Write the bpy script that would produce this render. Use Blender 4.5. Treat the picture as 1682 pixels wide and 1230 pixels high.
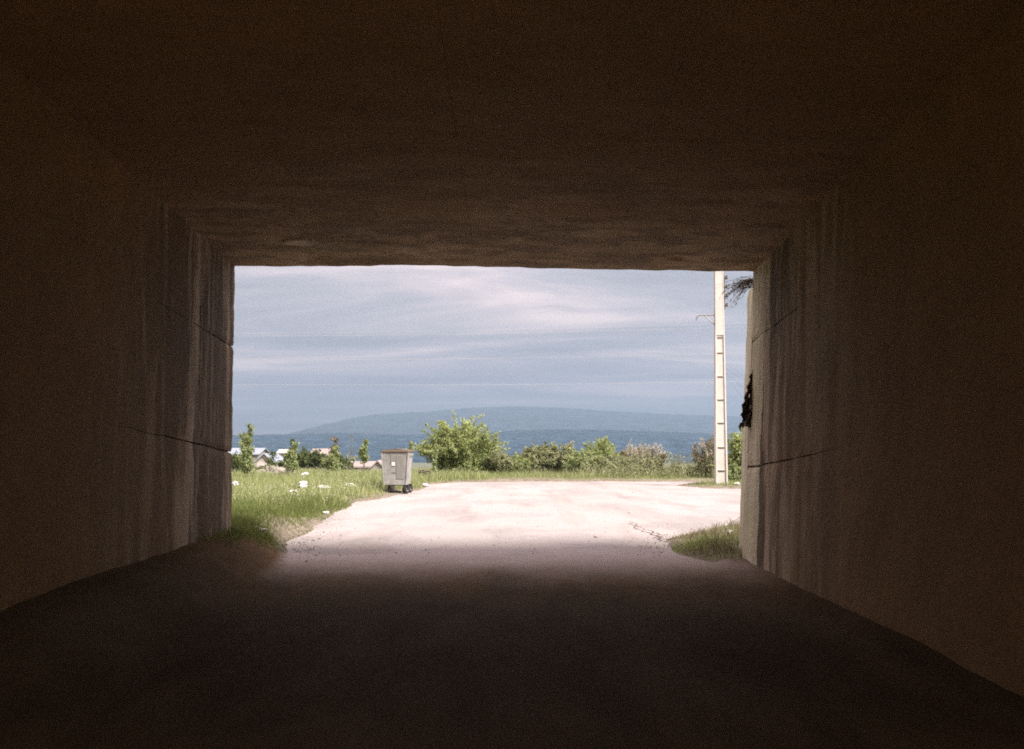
import bpy, bmesh, math, random
import numpy as np
from mathutils import Vector, noise as mnoise

for o in list(bpy.data.objects):
    bpy.data.objects.remove(o)
SC = bpy.context.scene
COL = SC.collection

# ------------------------------------------------------------------ camera
FPX, CX, CY = 1803.0, 841.0, 615.0          # focal length and centre in photo pixels
CAM_H, HORIZON = 1.5, 732.0
PITCH = math.atan((HORIZON - CY) / FPX)
cam_d = bpy.data.cameras.new('camera'); cam = bpy.data.objects.new('camera', cam_d); COL.objects.link(cam)
cam.location = (0, 0, CAM_H); cam.rotation_euler = (math.pi / 2 + PITCH, 0, 0)
cam_d.sensor_width = 36; cam_d.lens = 36 * FPX / 1682; cam_d.clip_end = 30000; cam_d.clip_start = 0.05
SC.camera = cam

# ------------------------------------------------------------------ sky, sun, exposure
SUN_AZ = (0.80, -0.60); SUN_EL = math.radians(46)   # light comes from the right and a little behind
W = bpy.data.worlds.new('World'); SC.world = W; W.use_nodes = True
nt = W.node_tree; nt.nodes.clear()
def N(t, typ, **kw):
    n = t.nodes.new(typ)
    for k, v in kw.items():
        if k.startswith('_'): n.inputs[k[1:].replace('_', ' ')].default_value = v
        else: setattr(n, k, v)
    return n
out = N(nt, 'ShaderNodeOutputWorld'); bg = N(nt, 'ShaderNodeBackground'); bg.inputs['Strength'].default_value = 1.0
sky = N(nt, 'ShaderNodeTexSky', sky_type='NISHITA'); sky.sun_disc = False
sky.sun_elevation = SUN_EL; sky.sun_rotation = math.atan2(SUN_AZ[0], SUN_AZ[1])
sky.dust_density = 2.0
tc = N(nt, 'ShaderNodeTexCoord')
sep = N(nt, 'ShaderNodeSeparateXYZ'); nt.links.new(tc.outputs['Generated'], sep.inputs[0])
den = N(nt, 'ShaderNodeMath', operation='ADD'); den.inputs[1].default_value = 0.065
mx0 = N(nt, 'ShaderNodeMath', operation='MAXIMUM'); mx0.inputs[1].default_value = 0.0
nt.links.new(sep.outputs['Z'], mx0.inputs[0]); nt.links.new(mx0.outputs[0], den.inputs[0])
dx = N(nt, 'ShaderNodeMath', operation='DIVIDE'); dy = N(nt, 'ShaderNodeMath', operation='DIVIDE')
nt.links.new(sep.outputs['X'], dx.inputs[0]); nt.links.new(den.outputs[0], dx.inputs[1])
nt.links.new(sep.outputs['Y'], dy.inputs[0]); nt.links.new(den.outputs[0], dy.inputs[1])
cmb = N(nt, 'ShaderNodeCombineXYZ'); nt.links.new(dx.outputs[0], cmb.inputs[0]); nt.links.new(dy.outputs[0], cmb.inputs[1])
mp = N(nt, 'ShaderNodeMapping'); mp.inputs['Scale'].default_value = (0.55, 1.0, 1.0); mp.inputs['Location'].default_value = (-0.637, -16.987, 9.650)
mp.inputs['Rotation'].default_value = (0, 0, math.radians(12))
nt.links.new(cmb.outputs[0], mp.inputs['Vector'])
n1 = N(nt, 'ShaderNodeTexNoise'); n1.inputs['Scale'].default_value = 0.95; n1.inputs['Detail'].default_value = 6; n1.inputs['Roughness'].default_value = 0.54; n1.inputs['Distortion'].default_value = 0.5
nt.links.new(mp.outputs[0], n1.inputs['Vector'])
rmp = N(nt, 'ShaderNodeValToRGB')
SKY_K = 0.235
e = rmp.color_ramp.elements
e[0].position = 0.38; e[0].color = (0.38, 0.375, 0.42, 1)
e[1].position = 0.66; e[1].color = (1.02, 0.845, 0.84, 1)
m = rmp.color_ramp.elements.new(0.50); m.color = (0.54, 0.497, 0.555, 1)
m = rmp.color_ramp.elements.new(0.58); m.color = (0.745, 0.64, 0.68, 1)
nt.links.new(n1.outputs['Fac'], rmp.inputs[0])
sc_ = N(nt, 'ShaderNodeMix', data_type='RGBA', blend_type='MULTIPLY'); sc_.inputs[0].default_value = 1
nt.links.new(rmp.outputs[0], sc_.inputs[6]); sc_.inputs[7].default_value = (SKY_K, SKY_K, SKY_K, 1)
sk2 = N(nt, 'ShaderNodeMix', data_type='RGBA', blend_type='MULTIPLY'); sk2.inputs[0].default_value = 1
nt.links.new(sky.outputs[0], sk2.inputs[6]); sk2.inputs[7].default_value = (0.035, 0.035, 0.035, 1)
# overcast luminance: the cloud layer brightens and whitens from the horizon to the zenith
cie = N(nt, 'ShaderNodeMix', data_type='RGBA', blend_type='MIX'); cie.inputs[6].default_value = (1.0, 1.0, 1.0, 1); cie.inputs[7].default_value = (4.6, 4.15, 3.6, 1)
nt.links.new(mx0.outputs[0], cie.inputs[0])
sc2 = N(nt, 'ShaderNodeMix', data_type='RGBA', blend_type='MULTIPLY'); sc2.inputs[0].default_value = 1
nt.links.new(sc_.outputs[2], sc2.inputs[6]); nt.links.new(cie.outputs[2], sc2.inputs[7])
mixs = N(nt, 'ShaderNodeMix', data_type='RGBA'); mixs.inputs[0].default_value = 0.90   # nine tenths cloud cover
nt.links.new(sk2.outputs[2], mixs.inputs[6]); nt.links.new(sc2.outputs[2], mixs.inputs[7])
nt.links.new(mixs.outputs[2], bg.inputs[0]); nt.links.new(bg.outputs[0], out.inputs[0])

sun_d = bpy.data.lights.new('sun', 'SUN'); sun = bpy.data.objects.new('sun', sun_d); COL.objects.link(sun)
sun_d.energy = 3.2; sun_d.angle = math.radians(20); sun_d.color = (1.0, 0.935, 0.86)
sd = Vector((SUN_AZ[0] * math.cos(SUN_EL), SUN_AZ[1] * math.cos(SUN_EL), math.sin(SUN_EL)))
sun.rotation_euler = sd.to_track_quat('Z', 'Y').to_euler()
sun.location = (30, -20, 40)

SC.view_settings.view_transform = 'Standard'; SC.view_settings.look = 'None'
SC.view_settings.exposure = 1.9; SC.view_settings.gamma = 1; SC.view_settings.use_curve_mapping = False
SC.render.engine = 'CYCLES'
cy = SC.cycles
cy.use_denoising = False; cy.use_guiding = True; cy.use_surface_guiding = True; cy.use_volume_guiding = False; cy.guiding_training_samples = 32; cy.use_adaptive_sampling = True; cy.adaptive_threshold = 0.008; cy.max_bounces = 6; cy.diffuse_bounces = 5; cy.glossy_bounces = 1; cy.transmission_bounces = 4
cy.volume_bounces = 0; cy.filter_width = 1.8; cy.transparent_max_bounces = 16; cy.sample_clamp_indirect = 2.5; cy.caustics_reflective = False; cy.caustics_refractive = False

# ------------------------------------------------------------------ helpers
cp, sp_ = math.cos(PITCH), math.sin(PITCH)
def ray(px, py):
    u, v = (px - CX) / FPX, (CY - py) / FPX
    return Vector((u, cp - v * sp_, sp_ + v * cp))
def at(px, py, Y):                                   # world point seen at a photo pixel, Y metres ahead
    r = ray(px, py); return Vector((0, 0, CAM_H)) + r * (Y / r.y)
def gnd(px, py, z=0.0):                              # the same on level ground
    r = ray(px, py); t = (z - CAM_H) / r.z; return Vector((0, 0, CAM_H)) + r * t
def rng(seed): return np.random.default_rng(seed)
def fbm(x, y, z=0.0, o=4):
    return mnoise.fractal(Vector((x, y, z)), 1.0, 2.0, o)
def mesh_obj(name, verts, faces, mat, parent=None, smooth=False):
    me = bpy.data.meshes.new(name)
    me.from_pydata([tuple(v) for v in verts], [], faces)
    if mat: me.materials.append(mat)
    if smooth: me.polygons.foreach_set('use_smooth', [True] * len(me.polygons))
    me.update()
    o = bpy.data.objects.new(name, me); COL.objects.link(o)
    if parent: o.parent = parent
    return o
def big_mesh(name, V, F, mat, parent=None, tone=None, smooth=False):
    """V (n,3), F (m,k) numpy; tone = one value per vertex"""
    me = bpy.data.meshes.new(name); k = F.shape[1]
    me.vertices.add(len(V)); me.vertices.foreach_set('co', V.astype(np.float32).ravel())
    me.loops.add(F.size); me.loops.foreach_set('vertex_index', F.astype(np.int32).ravel())
    me.polygons.add(len(F)); me.polygons.foreach_set('loop_start', np.arange(0, F.size, k, dtype=np.int32))
    me.polygons.foreach_set('loop_total', np.full(len(F), k, dtype=np.int32))
    if smooth: me.polygons.foreach_set('use_smooth', np.ones(len(F), dtype=bool))
    me.update(calc_edges=True)
    if tone is not None:
        a = me.attributes.new('tone', 'FLOAT', 'POINT'); a.data.foreach_set('value', tone.astype(np.float32))
    if mat: me.materials.append(mat)
    o = bpy.data.objects.new(name, me); COL.objects.link(o)
    if parent: o.parent = parent
    return o
class MB:
    def __init__(s): s.v = []; s.f = []
    def add(s, v, f):
        b = len(s.v); s.v += [tuple(p) for p in v]; s.f += [tuple(i + b for i in q) for q in f]; return s
    def box(s, x0, x1, y0, y1, z0, z1):
        return s.add([(x0,y0,z0),(x1,y0,z0),(x1,y1,z0),(x0,y1,z0),(x0,y0,z1),(x1,y0,z1),(x1,y1,z1),(x0,y1,z1)],
                     [(0,3,2,1),(4,5,6,7),(0,1,5,4),(1,2,6,5),(2,3,7,6),(3,0,4,7)])
    def hexa(s, p):          # 8 points, bottom ring then top ring
        return s.add(p, [(0,3,2,1),(4,5,6,7),(0,1,5,4),(1,2,6,5),(2,3,7,6),(3,0,4,7)])
    def tube(s, pts, rad, n=6):
        pts = [Vector(p) for p in pts]
        if not hasattr(rad, '__len__'): rad = [rad] * len(pts)
        vs = []
        for i, p in enumerate(pts):
            d = (pts[min(i+1, len(pts)-1)] - pts[max(i-1, 0)])
            d = d.normalized() if d.length > 1e-9 else Vector((0,0,1))
            a = d.cross(Vector((0,0,1)))
            a = a.normalized() if a.length > 1e-3 else Vector((1,0,0))
            b = d.cross(a).normalized()
            for k in range(n):
                t = 2*math.pi*k/n; vs.append(p + (a*math.cos(t) + b*math.sin(t))*rad[i])
        fs = [(i*n+k, i*n+(k+1)%n, (i+1)*n+(k+1)%n, (i+1)*n+k) for i in range(len(pts)-1) for k in range(n)]
        fs += [tuple(range(n-1, -1, -1)), tuple((len(pts)-1)*n+k for k in range(n))]
        return s.add(vs, fs)
    def build(s, name, mat, parent=None, smooth=False, bevel=0):
        o = mesh_obj(name, s.v, s.f, mat, parent, smooth)
        if bevel:
            bm = bmesh.new(); bm.from_mesh(o.data)
            bmesh.ops.bevel(bm, geom=[e for e in bm.edges], offset=bevel, segments=1, affect='EDGES', profile=0.7)
            bm.to_mesh(o.data); bm.free()
        return o
def tag(o, label=None, cat=None, group=None, kind=None):
    if label: o['label'] = label
    if cat: o['category'] = cat
    if group: o['group'] = group
    if kind: o['kind'] = kind
    return o
def empty(name, loc=(0,0,0), rz=0.0):
    o = bpy.data.objects.new(name, None); COL.objects.link(o); o.location = loc; o.rotation_euler.z = rz
    o.empty_display_size = 0.2; return o

# ------------------------------------------------------------------ materials
def mat_base(name):
    m = bpy.data.materials.new(name); m.use_nodes = True
    t = m.node_tree; b = t.nodes['Principled BSDF']; b.inputs['Specular IOR Level'].default_value = 0.25
    return m, t, b
def obj_pos(t, scale=(1,1,1), off=0.0):
    g = N(t, 'ShaderNodeNewGeometry'); mp = N(t, 'ShaderNodeMapping'); mp.inputs['Scale'].default_value = scale; mp.inputs['Location'].default_value = (off, off*1.7, off*0.6)
    t.links.new(g.outputs['Position'], mp.inputs['Vector']); return mp.outputs[0]
def nz(t, vec, scale, detail=5, rough=0.55, dist=0.0):
    n = N(t, 'ShaderNodeTexNoise'); n.inputs['Scale'].default_value = scale; n.inputs['Detail'].default_value = detail
    n.inputs['Roughness'].default_value = rough; n.inputs['Distortion'].default_value = dist
    t.links.new(vec, n.inputs['Vector']); return n.outputs['Fac']
def ramp(t, fac, stops):
    r = N(t, 'ShaderNodeValToRGB'); el = r.color_ramp.elements
    el[0].position, el[0].color = stops[0][0], (*stops[0][1], 1); el[1].position, el[1].color = stops[-1][0], (*stops[-1][1], 1)
    for p, c in stops[1:-1]:
        q = el.new(p); q.color = (*c, 1)
    t.links.new(fac, r.inputs[0]); return r.outputs[0]
def mixc(t, fac, a, b, mode='MIX'):
    n = N(t, 'ShaderNodeMix', data_type='RGBA', blend_type=mode)
    for sck, v in ((0, fac), (6, a), (7, b)):
        if isinstance(v, (int, float)): n.inputs[sck].default_value = v
        elif isinstance(v, tuple): n.inputs[sck].default_value = (*v, 1)
        else: t.links.new(v, n.inputs[sck])
    return n.outputs[2]
def bump(t, b, h, strength=0.4, dist=0.02):
    n = N(t, 'ShaderNodeBump'); n.inputs['Strength'].default_value = strength; n.inputs['Distance'].default_value = dist
    t.links.new(h, n.inputs['Height']); t.links.new(n.outputs[0], b.inputs['Normal'])

def concrete(name, base, dark, light, streak=(2.2, 2.2, 0.16), streak_amt=0.75, green=None, inner_shade=None, off=0.0):
    m, t, b = mat_base(name)
    big = nz(t, obj_pos(t), 0.7, 6, 0.6)
    c = ramp(t, big, [(0.3, tuple(x*0.75 for x in base)), (0.55, base), (0.75, light)])
    st = nz(t, obj_pos(t, streak, off), 1.6, 6, 0.62, 0.35)
    msk = ramp(t, st, [(0.44, (0,0,0)), (0.545, (1,1,1))])
    fac = N(t, 'ShaderNodeMath', operation='MULTIPLY'); fac.inputs[1].default_value = streak_amt
    t.links.new(msk, fac.inputs[0])
    c = mixc(t, fac.outputs[0], c, dark)
    st2 = nz(t, obj_pos(t, (streak[0]*2.6, streak[1]*2.6, streak[2]*1.2), off), 1.6, 4, 0.6)
    c = mixc(t, ramp(t, st2, [(0.56, (0,0,0)), (0.70, (0.34,0.34,0.34))]), c, light)
    if green:
        g = nz(t, obj_pos(t, (streak[0], streak[1], 0.3)), 2.7, 5, 0.6)
        c = mixc(t, ramp(t, g, [(0.46, (0,0,0)), (0.66, (0.8,0.8,0.8))]), c, green)
    if inner_shade:     # painted shade: even dark brown deep inside, giving way to stains near the mouth
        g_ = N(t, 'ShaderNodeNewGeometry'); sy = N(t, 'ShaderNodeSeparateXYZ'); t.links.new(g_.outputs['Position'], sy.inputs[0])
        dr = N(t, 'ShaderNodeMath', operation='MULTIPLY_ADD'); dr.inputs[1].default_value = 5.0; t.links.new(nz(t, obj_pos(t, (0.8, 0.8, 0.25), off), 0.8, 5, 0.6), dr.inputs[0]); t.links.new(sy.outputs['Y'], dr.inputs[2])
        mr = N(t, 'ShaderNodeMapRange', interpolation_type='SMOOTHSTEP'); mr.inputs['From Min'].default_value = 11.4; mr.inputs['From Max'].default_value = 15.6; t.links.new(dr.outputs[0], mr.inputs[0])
        sc_s = ramp(t, nz(t, obj_pos(t), 1.8, 5, 0.6), [(0.3, tuple(x*0.88 for x in inner_shade)), (0.7, tuple(x*1.1 for x in inner_shade))])
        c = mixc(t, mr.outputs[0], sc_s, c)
    fine = nz(t, obj_pos(t), 38, 6, 0.7)
    c = mixc(t, 1.0, c, ramp(t, fine, [(0.25, (0.72,0.72,0.72)), (0.7, (1.12,1.12,1.12))]), 'MULTIPLY')
    t.links.new(c, b.inputs['Base Color']); b.inputs['Roughness'].default_value = 0.9
    h = nz(t, obj_pos(t), 11, 8, 0.7); bump(t, b, h, 0.55, 0.025)
    return m
M = {}
M['wall'] = concrete('stained_concrete', (0.42, 0.325, 0.23), (0.075, 0.047, 0.026), (0.72, 0.61, 0.48), streak=(1.3, 1.3, 0.17), streak_amt=0.9, inner_shade=(0.30, 0.178, 0.076))
M['wall_end'] = concrete('weathered_concrete', (0.64, 0.56, 0.44), (0.36, 0.29, 0.20), (0.74, 0.67, 0.55), streak_amt=0.5, green=(0.58, 0.58, 0.33))
M['ceiling'] = concrete('board_marked_concrete', (0.40, 0.285, 0.175), (0.13, 0.085, 0.048), (0.60, 0.48, 0.35), streak=(0.95, 1.5, 1.0), streak_amt=0.6, off=13.7, inner_shade=(0.32, 0.193, 0.085))
M['spall'] = concrete('fresh_spalled_concrete', (0.64, 0.54, 0.42), (0.40, 0.32, 0.24), (0.72, 0.62, 0.50), streak=(1,1,1))

def simple(name, col, var=0.25, scale=6.0, rough=0.8, metal=0.0, bumpv=0.0):
    m, t, b = mat_base(name)
    f = nz(t, obj_pos(t), scale, 5, 0.6)
    c = ramp(t, f, [(0.25, tuple(x*(1-var) for x in col)), (0.75, tuple(min(1, x*(1+var)) for x in col))])
    t.links.new(c, b.inputs['Base Color']); b.inputs['Roughness'].default_value = rough; b.inputs['Metallic'].default_value = metal
    if bumpv: bump(t, b, nz(t, obj_pos(t), scale*5, 5, 0.6), bumpv, 0.01)
    return m
def road_mat():
    m, t, b = mat_base('dusty_pale_road')
    p = obj_pos(t)
    big = nz(t, obj_pos(t, (0.5, 0.22, 1)), 0.55, 5, 0.6, 0.6)
    c = ramp(t, big, [(0.34, (0.265, 0.235, 0.228)), (0.5, (0.318, 0.278, 0.272)), (0.68, (0.34, 0.296, 0.292))])
    tr = nz(t, obj_pos(t, (1.1, 0.10, 1)), 1.0, 4, 0.6, 0.3)
    c = mixc(t, ramp(t, tr, [(0.52, (0,0,0)), (0.66, (0.6,0.6,0.6))]), c, (0.235, 0.20, 0.185))
    pt = nz(t, obj_pos(t, (0.35, 0.16, 1)), 1.0, 7, 0.62, 0.2)
    c = mixc(t, 1.0, c, ramp(t, pt, [(0.515, (1,1,1)), (0.535, (0.89,0.90,0.91))]), 'MULTIPLY')
    sp = nz(t, p, 26, 4, 0.75)
    c = mixc(t, ramp(t, sp, [(0.60, (0,0,0)), (0.70, (0.6,0.6,0.6))]), c, (0.19, 0.165, 0.145))
    sp2 = nz(t, p, 60, 4, 0.75)
    c = mixc(t, 1.0, c, ramp(t, sp2, [(0.3, (0.82,0.82,0.82)), (0.7, (1.1,1.1,1.1))]), 'MULTIPLY')
    t.links.new(c, b.inputs['Base Color']); b.inputs['Roughness'].default_value = 0.92
    bump(t, b, sp2, 0.5, 0.02)
    return m
M['road'] = road_mat()
def soil_mat():
    m, t, b = mat_base('soil_and_moss')
    p = obj_pos(t)
    f = nz(t, p, 1.3, 6, 0.65)
    c = ramp(t, f, [(0.34, (0.10, 0.078, 0.046)), (0.5, (0.10, 0.108, 0.042)), (0.66, (0.155, 0.165, 0.062))])
    s = nz(t, p, 14, 5, 0.7)
    c = mixc(t, ramp(t, s, [(0.58, (0,0,0)), (0.68, (0.7,0.7,0.7))]), c, (0.21, 0.175, 0.13))
    a = N(t, 'ShaderNodeAttribute'); a.attribute_name = 'tone'      # trodden dirt along the road edge
    c = mixc(t, a.outputs['Fac'], c, ramp(t, nz(t, p, 5, 6, 0.7), [(0.35, (0.10, 0.078, 0.055)), (0.65, (0.21, 0.175, 0.14))]))
    t.links.new(c, b.inputs['Base Color']); b.inputs['Roughness'].default_value = 0.95
    bump(t, b, nz(t, p, 22, 6, 0.7), 0.8, 0.03)
    return m
M['soil'] = soil_mat()
def leaf_mat(name, dark, mid, light, trans=0.5):
    m, t, b = mat_base(name)
    a = N(t, 'ShaderNodeAttribute'); a.attribute_name = 'tone'
    c = ramp(t, a.outputs['Fac'], [(0.0, dark), (0.5, mid), (1.0, light)])
    t.links.new(c, b.inputs['Base Color']); b.inputs['Roughness'].default_value = 0.6
    tr = N(t, 'ShaderNodeBsdfTranslucent'); t.links.new(c, tr.inputs[0])
    mx = N(t, 'ShaderNodeMixShader'); mx.inputs[0].default_value = trans
    t.links.new(b.outputs[0], mx.inputs[1]); t.links.new(tr.outputs[0], mx.inputs[2])
    o = t.nodes['Material Output']; t.links.new(mx.outputs[0], o.inputs[0])
    return m
M['leaf_fresh'] = leaf_mat('fresh_leaves', (0.137,0.169,0.052), (0.273,0.315,0.114), (0.424,0.462,0.206))
M['leaf_dark'] = leaf_mat('dark_leaves', (0.054,0.070,0.022), (0.108,0.132,0.043), (0.186,0.210,0.078))
M['leaf_olive'] = leaf_mat('olive_leaves', (0.137,0.145,0.072), (0.257,0.267,0.137), (0.365,0.367,0.209))
M['leaf_brown'] = leaf_mat('dry_brown_leaves', (0.132,0.108,0.060), (0.252,0.210,0.126), (0.372,0.318,0.198))
M['leaf_pale'] = leaf_mat('pale_green_leaves', (0.175,0.211,0.080), (0.294,0.335,0.145), (0.393,0.433,0.221))
M['leaf_plume'] = leaf_mat('silvery_plumes', (0.30,0.27,0.22), (0.46,0.42,0.36), (0.62,0.58,0.52))
M['grass_near'] = leaf_mat('short_green_grass', (0.090,0.114,0.034), (0.150,0.180,0.050), (0.240,0.264,0.090))
M['grass_far'] = leaf_mat('tall_pale_weeds', (0.171,0.202,0.074), (0.296,0.324,0.137), (0.433,0.453,0.230))
M['bark'] = simple('bark', (0.13, 0.10, 0.07), 0.35, 20)
M['stem'] = simple('green_stem', (0.15, 0.16, 0.07), 0.3, 20)

# ------------------------------------------------------------------ road outline in the world (irregular edge of the pale surface)
ROAD = [(-2.35, -24), (-2.35, 3), (-2.45, 8), (-2.5, 11.5), (-2.9, 14.0), gnd(470,893).xy, gnd(520,872).xy, gnd(540,848).xy, gnd(585,826).xy, gnd(640,815).xy,
        gnd(690,806).xy, gnd(702,796).xy, gnd(760,792).xy, gnd(900,791).xy, gnd(1100,791.5).xy, gnd(1190,791.5).xy, (26, 50), (60, 52), (60, 23), (14, 21),
        gnd(1235,865).xy, gnd(1160,872).xy, gnd(1092,886).xy, (2.25, 15.2), (2.45, 13.4), (2.62, 10), (2.7, 3), (2.7, -24)]
ROAD = np.array([[float(p[0]), float(p[1])] for p in ROAD])
ISLE = np.array([[float(p[0]), float(p[1])] for p in (gnd(1108,797).xy, gnd(1150,795).xy, gnd(1240,795).xy, gnd(1330,797).xy, gnd(1330,806).xy, gnd(1235,804).xy, gnd(1150,802).xy)])
def sdf(P, poly):
    """signed distance, negative inside"""
    d = np.full(len(P), 1e9); inside = np.zeros(len(P), bool); n = len(poly)
    for i in range(n):
        a, b = poly[i], poly[(i+1) % n]; e = b - a; w = P - a
        t = np.clip((w @ e) / (e @ e), 0, 1); q = w - t[:, None] * e
        d = np.minimum(d, np.hypot(q[:,0], q[:,1]))
        c = ((a[1] <= P[:,1]) != (b[1] <= P[:,1]))
        with np.errstate(divide='ignore', invalid='ignore'):
            xi = a[0] + (P[:,1]-a[1]) / (b[1]-a[1]) * (b[0]-a[0])
        inside ^= c & (P[:,0] < xi)
    return np.where(inside, -d, d)
def wob(P, s, seed):
    r = rng(seed); out = np.zeros(len(P))
    for k in range(9):
        a = r.uniform(0, 2*math.pi); f = s * 1.55**k * 0.35; ph = r.uniform(0, 6.28)
        out += np.sin((P[:,0]*math.cos(a) + P[:,1]*math.sin(a)) * f + ph + 1.3*np.sin((P[:,1]*math.cos(a) - P[:,0]*math.sin(a))*f*0.8 + ph*2)) / 1.45**k
    return out / 2.2
def smooth01(x): x = np.clip(x, 0, 1); return x*x*(3-2*x)
def road_dist(P):
    d = sdf(P, ROAD); di = sdf(P, ISLE)
    d = np.maximum(d, -di)
    near = np.clip(np.hypot(P[:,0], P[:,1]) / 40, 0.2, 1)
    return d + wob(P, 1.7, 5) * 0.28 * near
def ground_z(P, sink=True):
    d = road_dist(P); x, y = P[:,0], P[:,1]
    z = np.where(d > 0, 0.02 + 0.09*smooth01(d/0.8), -0.05 - 0.10*smooth01(-d/0.5))
    w = smooth01(d/0.5)
    z += w * (0.05*wob(P, 0.8, 11) + 0.03*wob(P, 3.0, 12))
    # bank against the left wall, carrying on as a grassy mound outside
    bank = smooth01((-2.3 - x)/1.1) * smooth01((y-5)/4) * smooth01((24-y)/7)
    z += w * bank * 0.30
    # small heap at the foot of the right jamb
    z += w * 0.06 * np.exp(-(((x-3.0)/0.8)**2 + ((y-15.4)/1.2)**2))
    z *= 1 - 0.65*smooth01((x-1.8)/0.5)*smooth01((19-y)/2)*smooth01((y-9)/3)*(z > 0)
    # the field falls away behind the brow, towards the houses
    r = np.maximum(0, y - 50 - 0.10*np.abs(x))
    z -= 9.0 * smooth01(r/150) * np.where(y > 0, 1, 0)
    z -= 16.0 * smooth01((y-250)/1200)
    if sink: z -= 0.14 * np.where(np.abs(x) < 3.75, 1, 0) * smooth01((13.5-y)/0.6)
    return z
def gz(x, y): return float(ground_z(np.array([[x, y]]))[0])

# ------------------------------------------------------------------ ground sheet, road
def axis(segs):
    a = []
    for lo, hi, n in segs: a += list(np.linspace(lo, hi, n, endpoint=False))
    return np.array(a + [segs[-1][1]])
xs = axis([(-9000,-1500,6),(-1500,-200,10),(-200,-40,16),(-40,-14,34),(-14,12,170),(12,40,40),(40,200,16),(200,1500,10),(1500,9000,6)])
ys = axis([(-900,-30,8),(-30,4,30),(4,26,130),(26,60,130),(60,130,40),(130,400,30),(400,2000,16),(2000,9500,8)])
XX, YY = np.meshgrid(xs, ys); P2 = np.stack([XX.ravel(), YY.ravel()], 1)
def grid_faces(nx, ny):
    i = np.arange(nx-1)[None, :] + np.arange(ny-1)[:, None]*nx; i = i.ravel()
    return np.stack([i, i+1, i+1+nx, i+nx], 1)
Zg = ground_z(P2); dirt = (1 - smooth01((road_dist(P2) - 0.15)/0.9)) * np.where((P2[:,0] > 1.8) & (P2[:,1] < 19), 0.75, 1.0)
big_mesh('ground', np.column_stack([P2, Zg]), grid_faces(len(xs), len(ys)), M['soil'], tone=dirt, smooth=True)['kind'] = 'structure'
rx = axis([(-20,-6,12),(-6,8,60),(8,62,30)]); ry = axis([(-26,4,20),(4,26,90),(26,54,60)])
RX, RY = np.meshgrid(rx, ry); PR = np.stack([RX.ravel(), RY.ravel()], 1)
Zr = 0.012*wob(PR, 0.9, 21) + 0.006*wob(PR, 3.1, 22) - 0.03*smooth01(np.maximum(0, -PR[:,0]-19)) 
road_o = big_mesh('road', np.column_stack([PR, Zr]), grid_faces(len(rx), len(ry)), M['road'], smooth=True); road_o['kind'] = 'structure'
# worn crack along the edge of the paving, right of the mouth
r = rng(55); cl = [gnd(1030,858), gnd(1062,872), gnd(1085,884), gnd(1100,893), gnd(1122,903), gnd(1150,914), gnd(1180,925)]; pts = []
for a, b in zip(cl[:-1], cl[1:]):
    for k in range(8): q = a.lerp(b, k/8); pts.append((q.x + r.normal(0, 0.03), q.y + r.normal(0, 0.04), r.uniform(0.006, 0.03)))
cv = []; cf = []
for (x, y, w) in pts: cv += [(x-w, y, 0.028), (x+w, y, 0.028)]
for k in range(len(pts)-1): cf.append((2*k, 2*k+1, 2*k+3, 2*k+2))
M['crack'] = simple('dirt_filled_crack', (0.10, 0.075, 0.05), 0.3, 8)
mesh_obj('crack', cv, cf, M['crack'], road_o)
# muddy underpass floor, coloured dark as painted shade that fades at its ragged end
def mud_shade_mat():
    m, t, b = mat_base('mud_and_shade'); p = obj_pos(t)
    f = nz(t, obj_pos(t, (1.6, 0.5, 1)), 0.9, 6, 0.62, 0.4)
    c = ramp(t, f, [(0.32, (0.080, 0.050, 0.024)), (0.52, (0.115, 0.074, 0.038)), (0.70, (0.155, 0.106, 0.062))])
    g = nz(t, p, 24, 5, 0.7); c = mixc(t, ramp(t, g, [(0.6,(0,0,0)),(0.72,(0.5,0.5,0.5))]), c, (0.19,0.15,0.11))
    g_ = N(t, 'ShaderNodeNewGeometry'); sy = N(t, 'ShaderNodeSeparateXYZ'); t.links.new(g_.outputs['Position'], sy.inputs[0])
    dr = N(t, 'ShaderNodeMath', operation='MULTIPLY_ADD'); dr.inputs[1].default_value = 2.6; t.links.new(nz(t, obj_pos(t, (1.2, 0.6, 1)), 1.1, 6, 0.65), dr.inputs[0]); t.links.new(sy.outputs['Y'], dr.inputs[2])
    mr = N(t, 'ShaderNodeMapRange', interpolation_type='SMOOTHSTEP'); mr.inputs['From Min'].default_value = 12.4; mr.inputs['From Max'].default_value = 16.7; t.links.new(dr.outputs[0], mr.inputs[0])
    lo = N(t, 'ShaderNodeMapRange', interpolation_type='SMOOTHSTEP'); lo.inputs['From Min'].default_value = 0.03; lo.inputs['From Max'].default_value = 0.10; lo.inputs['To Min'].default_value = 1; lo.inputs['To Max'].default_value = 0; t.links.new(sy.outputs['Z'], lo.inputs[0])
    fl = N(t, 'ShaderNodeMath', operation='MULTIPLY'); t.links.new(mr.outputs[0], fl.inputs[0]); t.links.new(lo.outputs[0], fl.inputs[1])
    c = mixc(t, fl.outputs[0], c, (0.312, 0.272, 0.264))       # painted shade thins to the road colour towards the mouth
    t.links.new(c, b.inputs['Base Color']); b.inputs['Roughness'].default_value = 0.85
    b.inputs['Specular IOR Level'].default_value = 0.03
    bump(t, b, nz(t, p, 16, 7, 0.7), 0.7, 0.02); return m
M['mud_shade'] = mud_shade_mat()
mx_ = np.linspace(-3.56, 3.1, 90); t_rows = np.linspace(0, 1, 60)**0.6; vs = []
end = 15.6 + 0.1*smooth01((np.abs(mx_)-2.3)/0.5) - 1.2*smooth01((mx_-2.2)/0.4) + 0.25*wob(np.column_stack([mx_, np.full(90, 3.0)]), 2.2, 33) + 0.25*wob(np.column_stack([mx_, np.full(90, 9.0)]), 8.0, 34)
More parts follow.
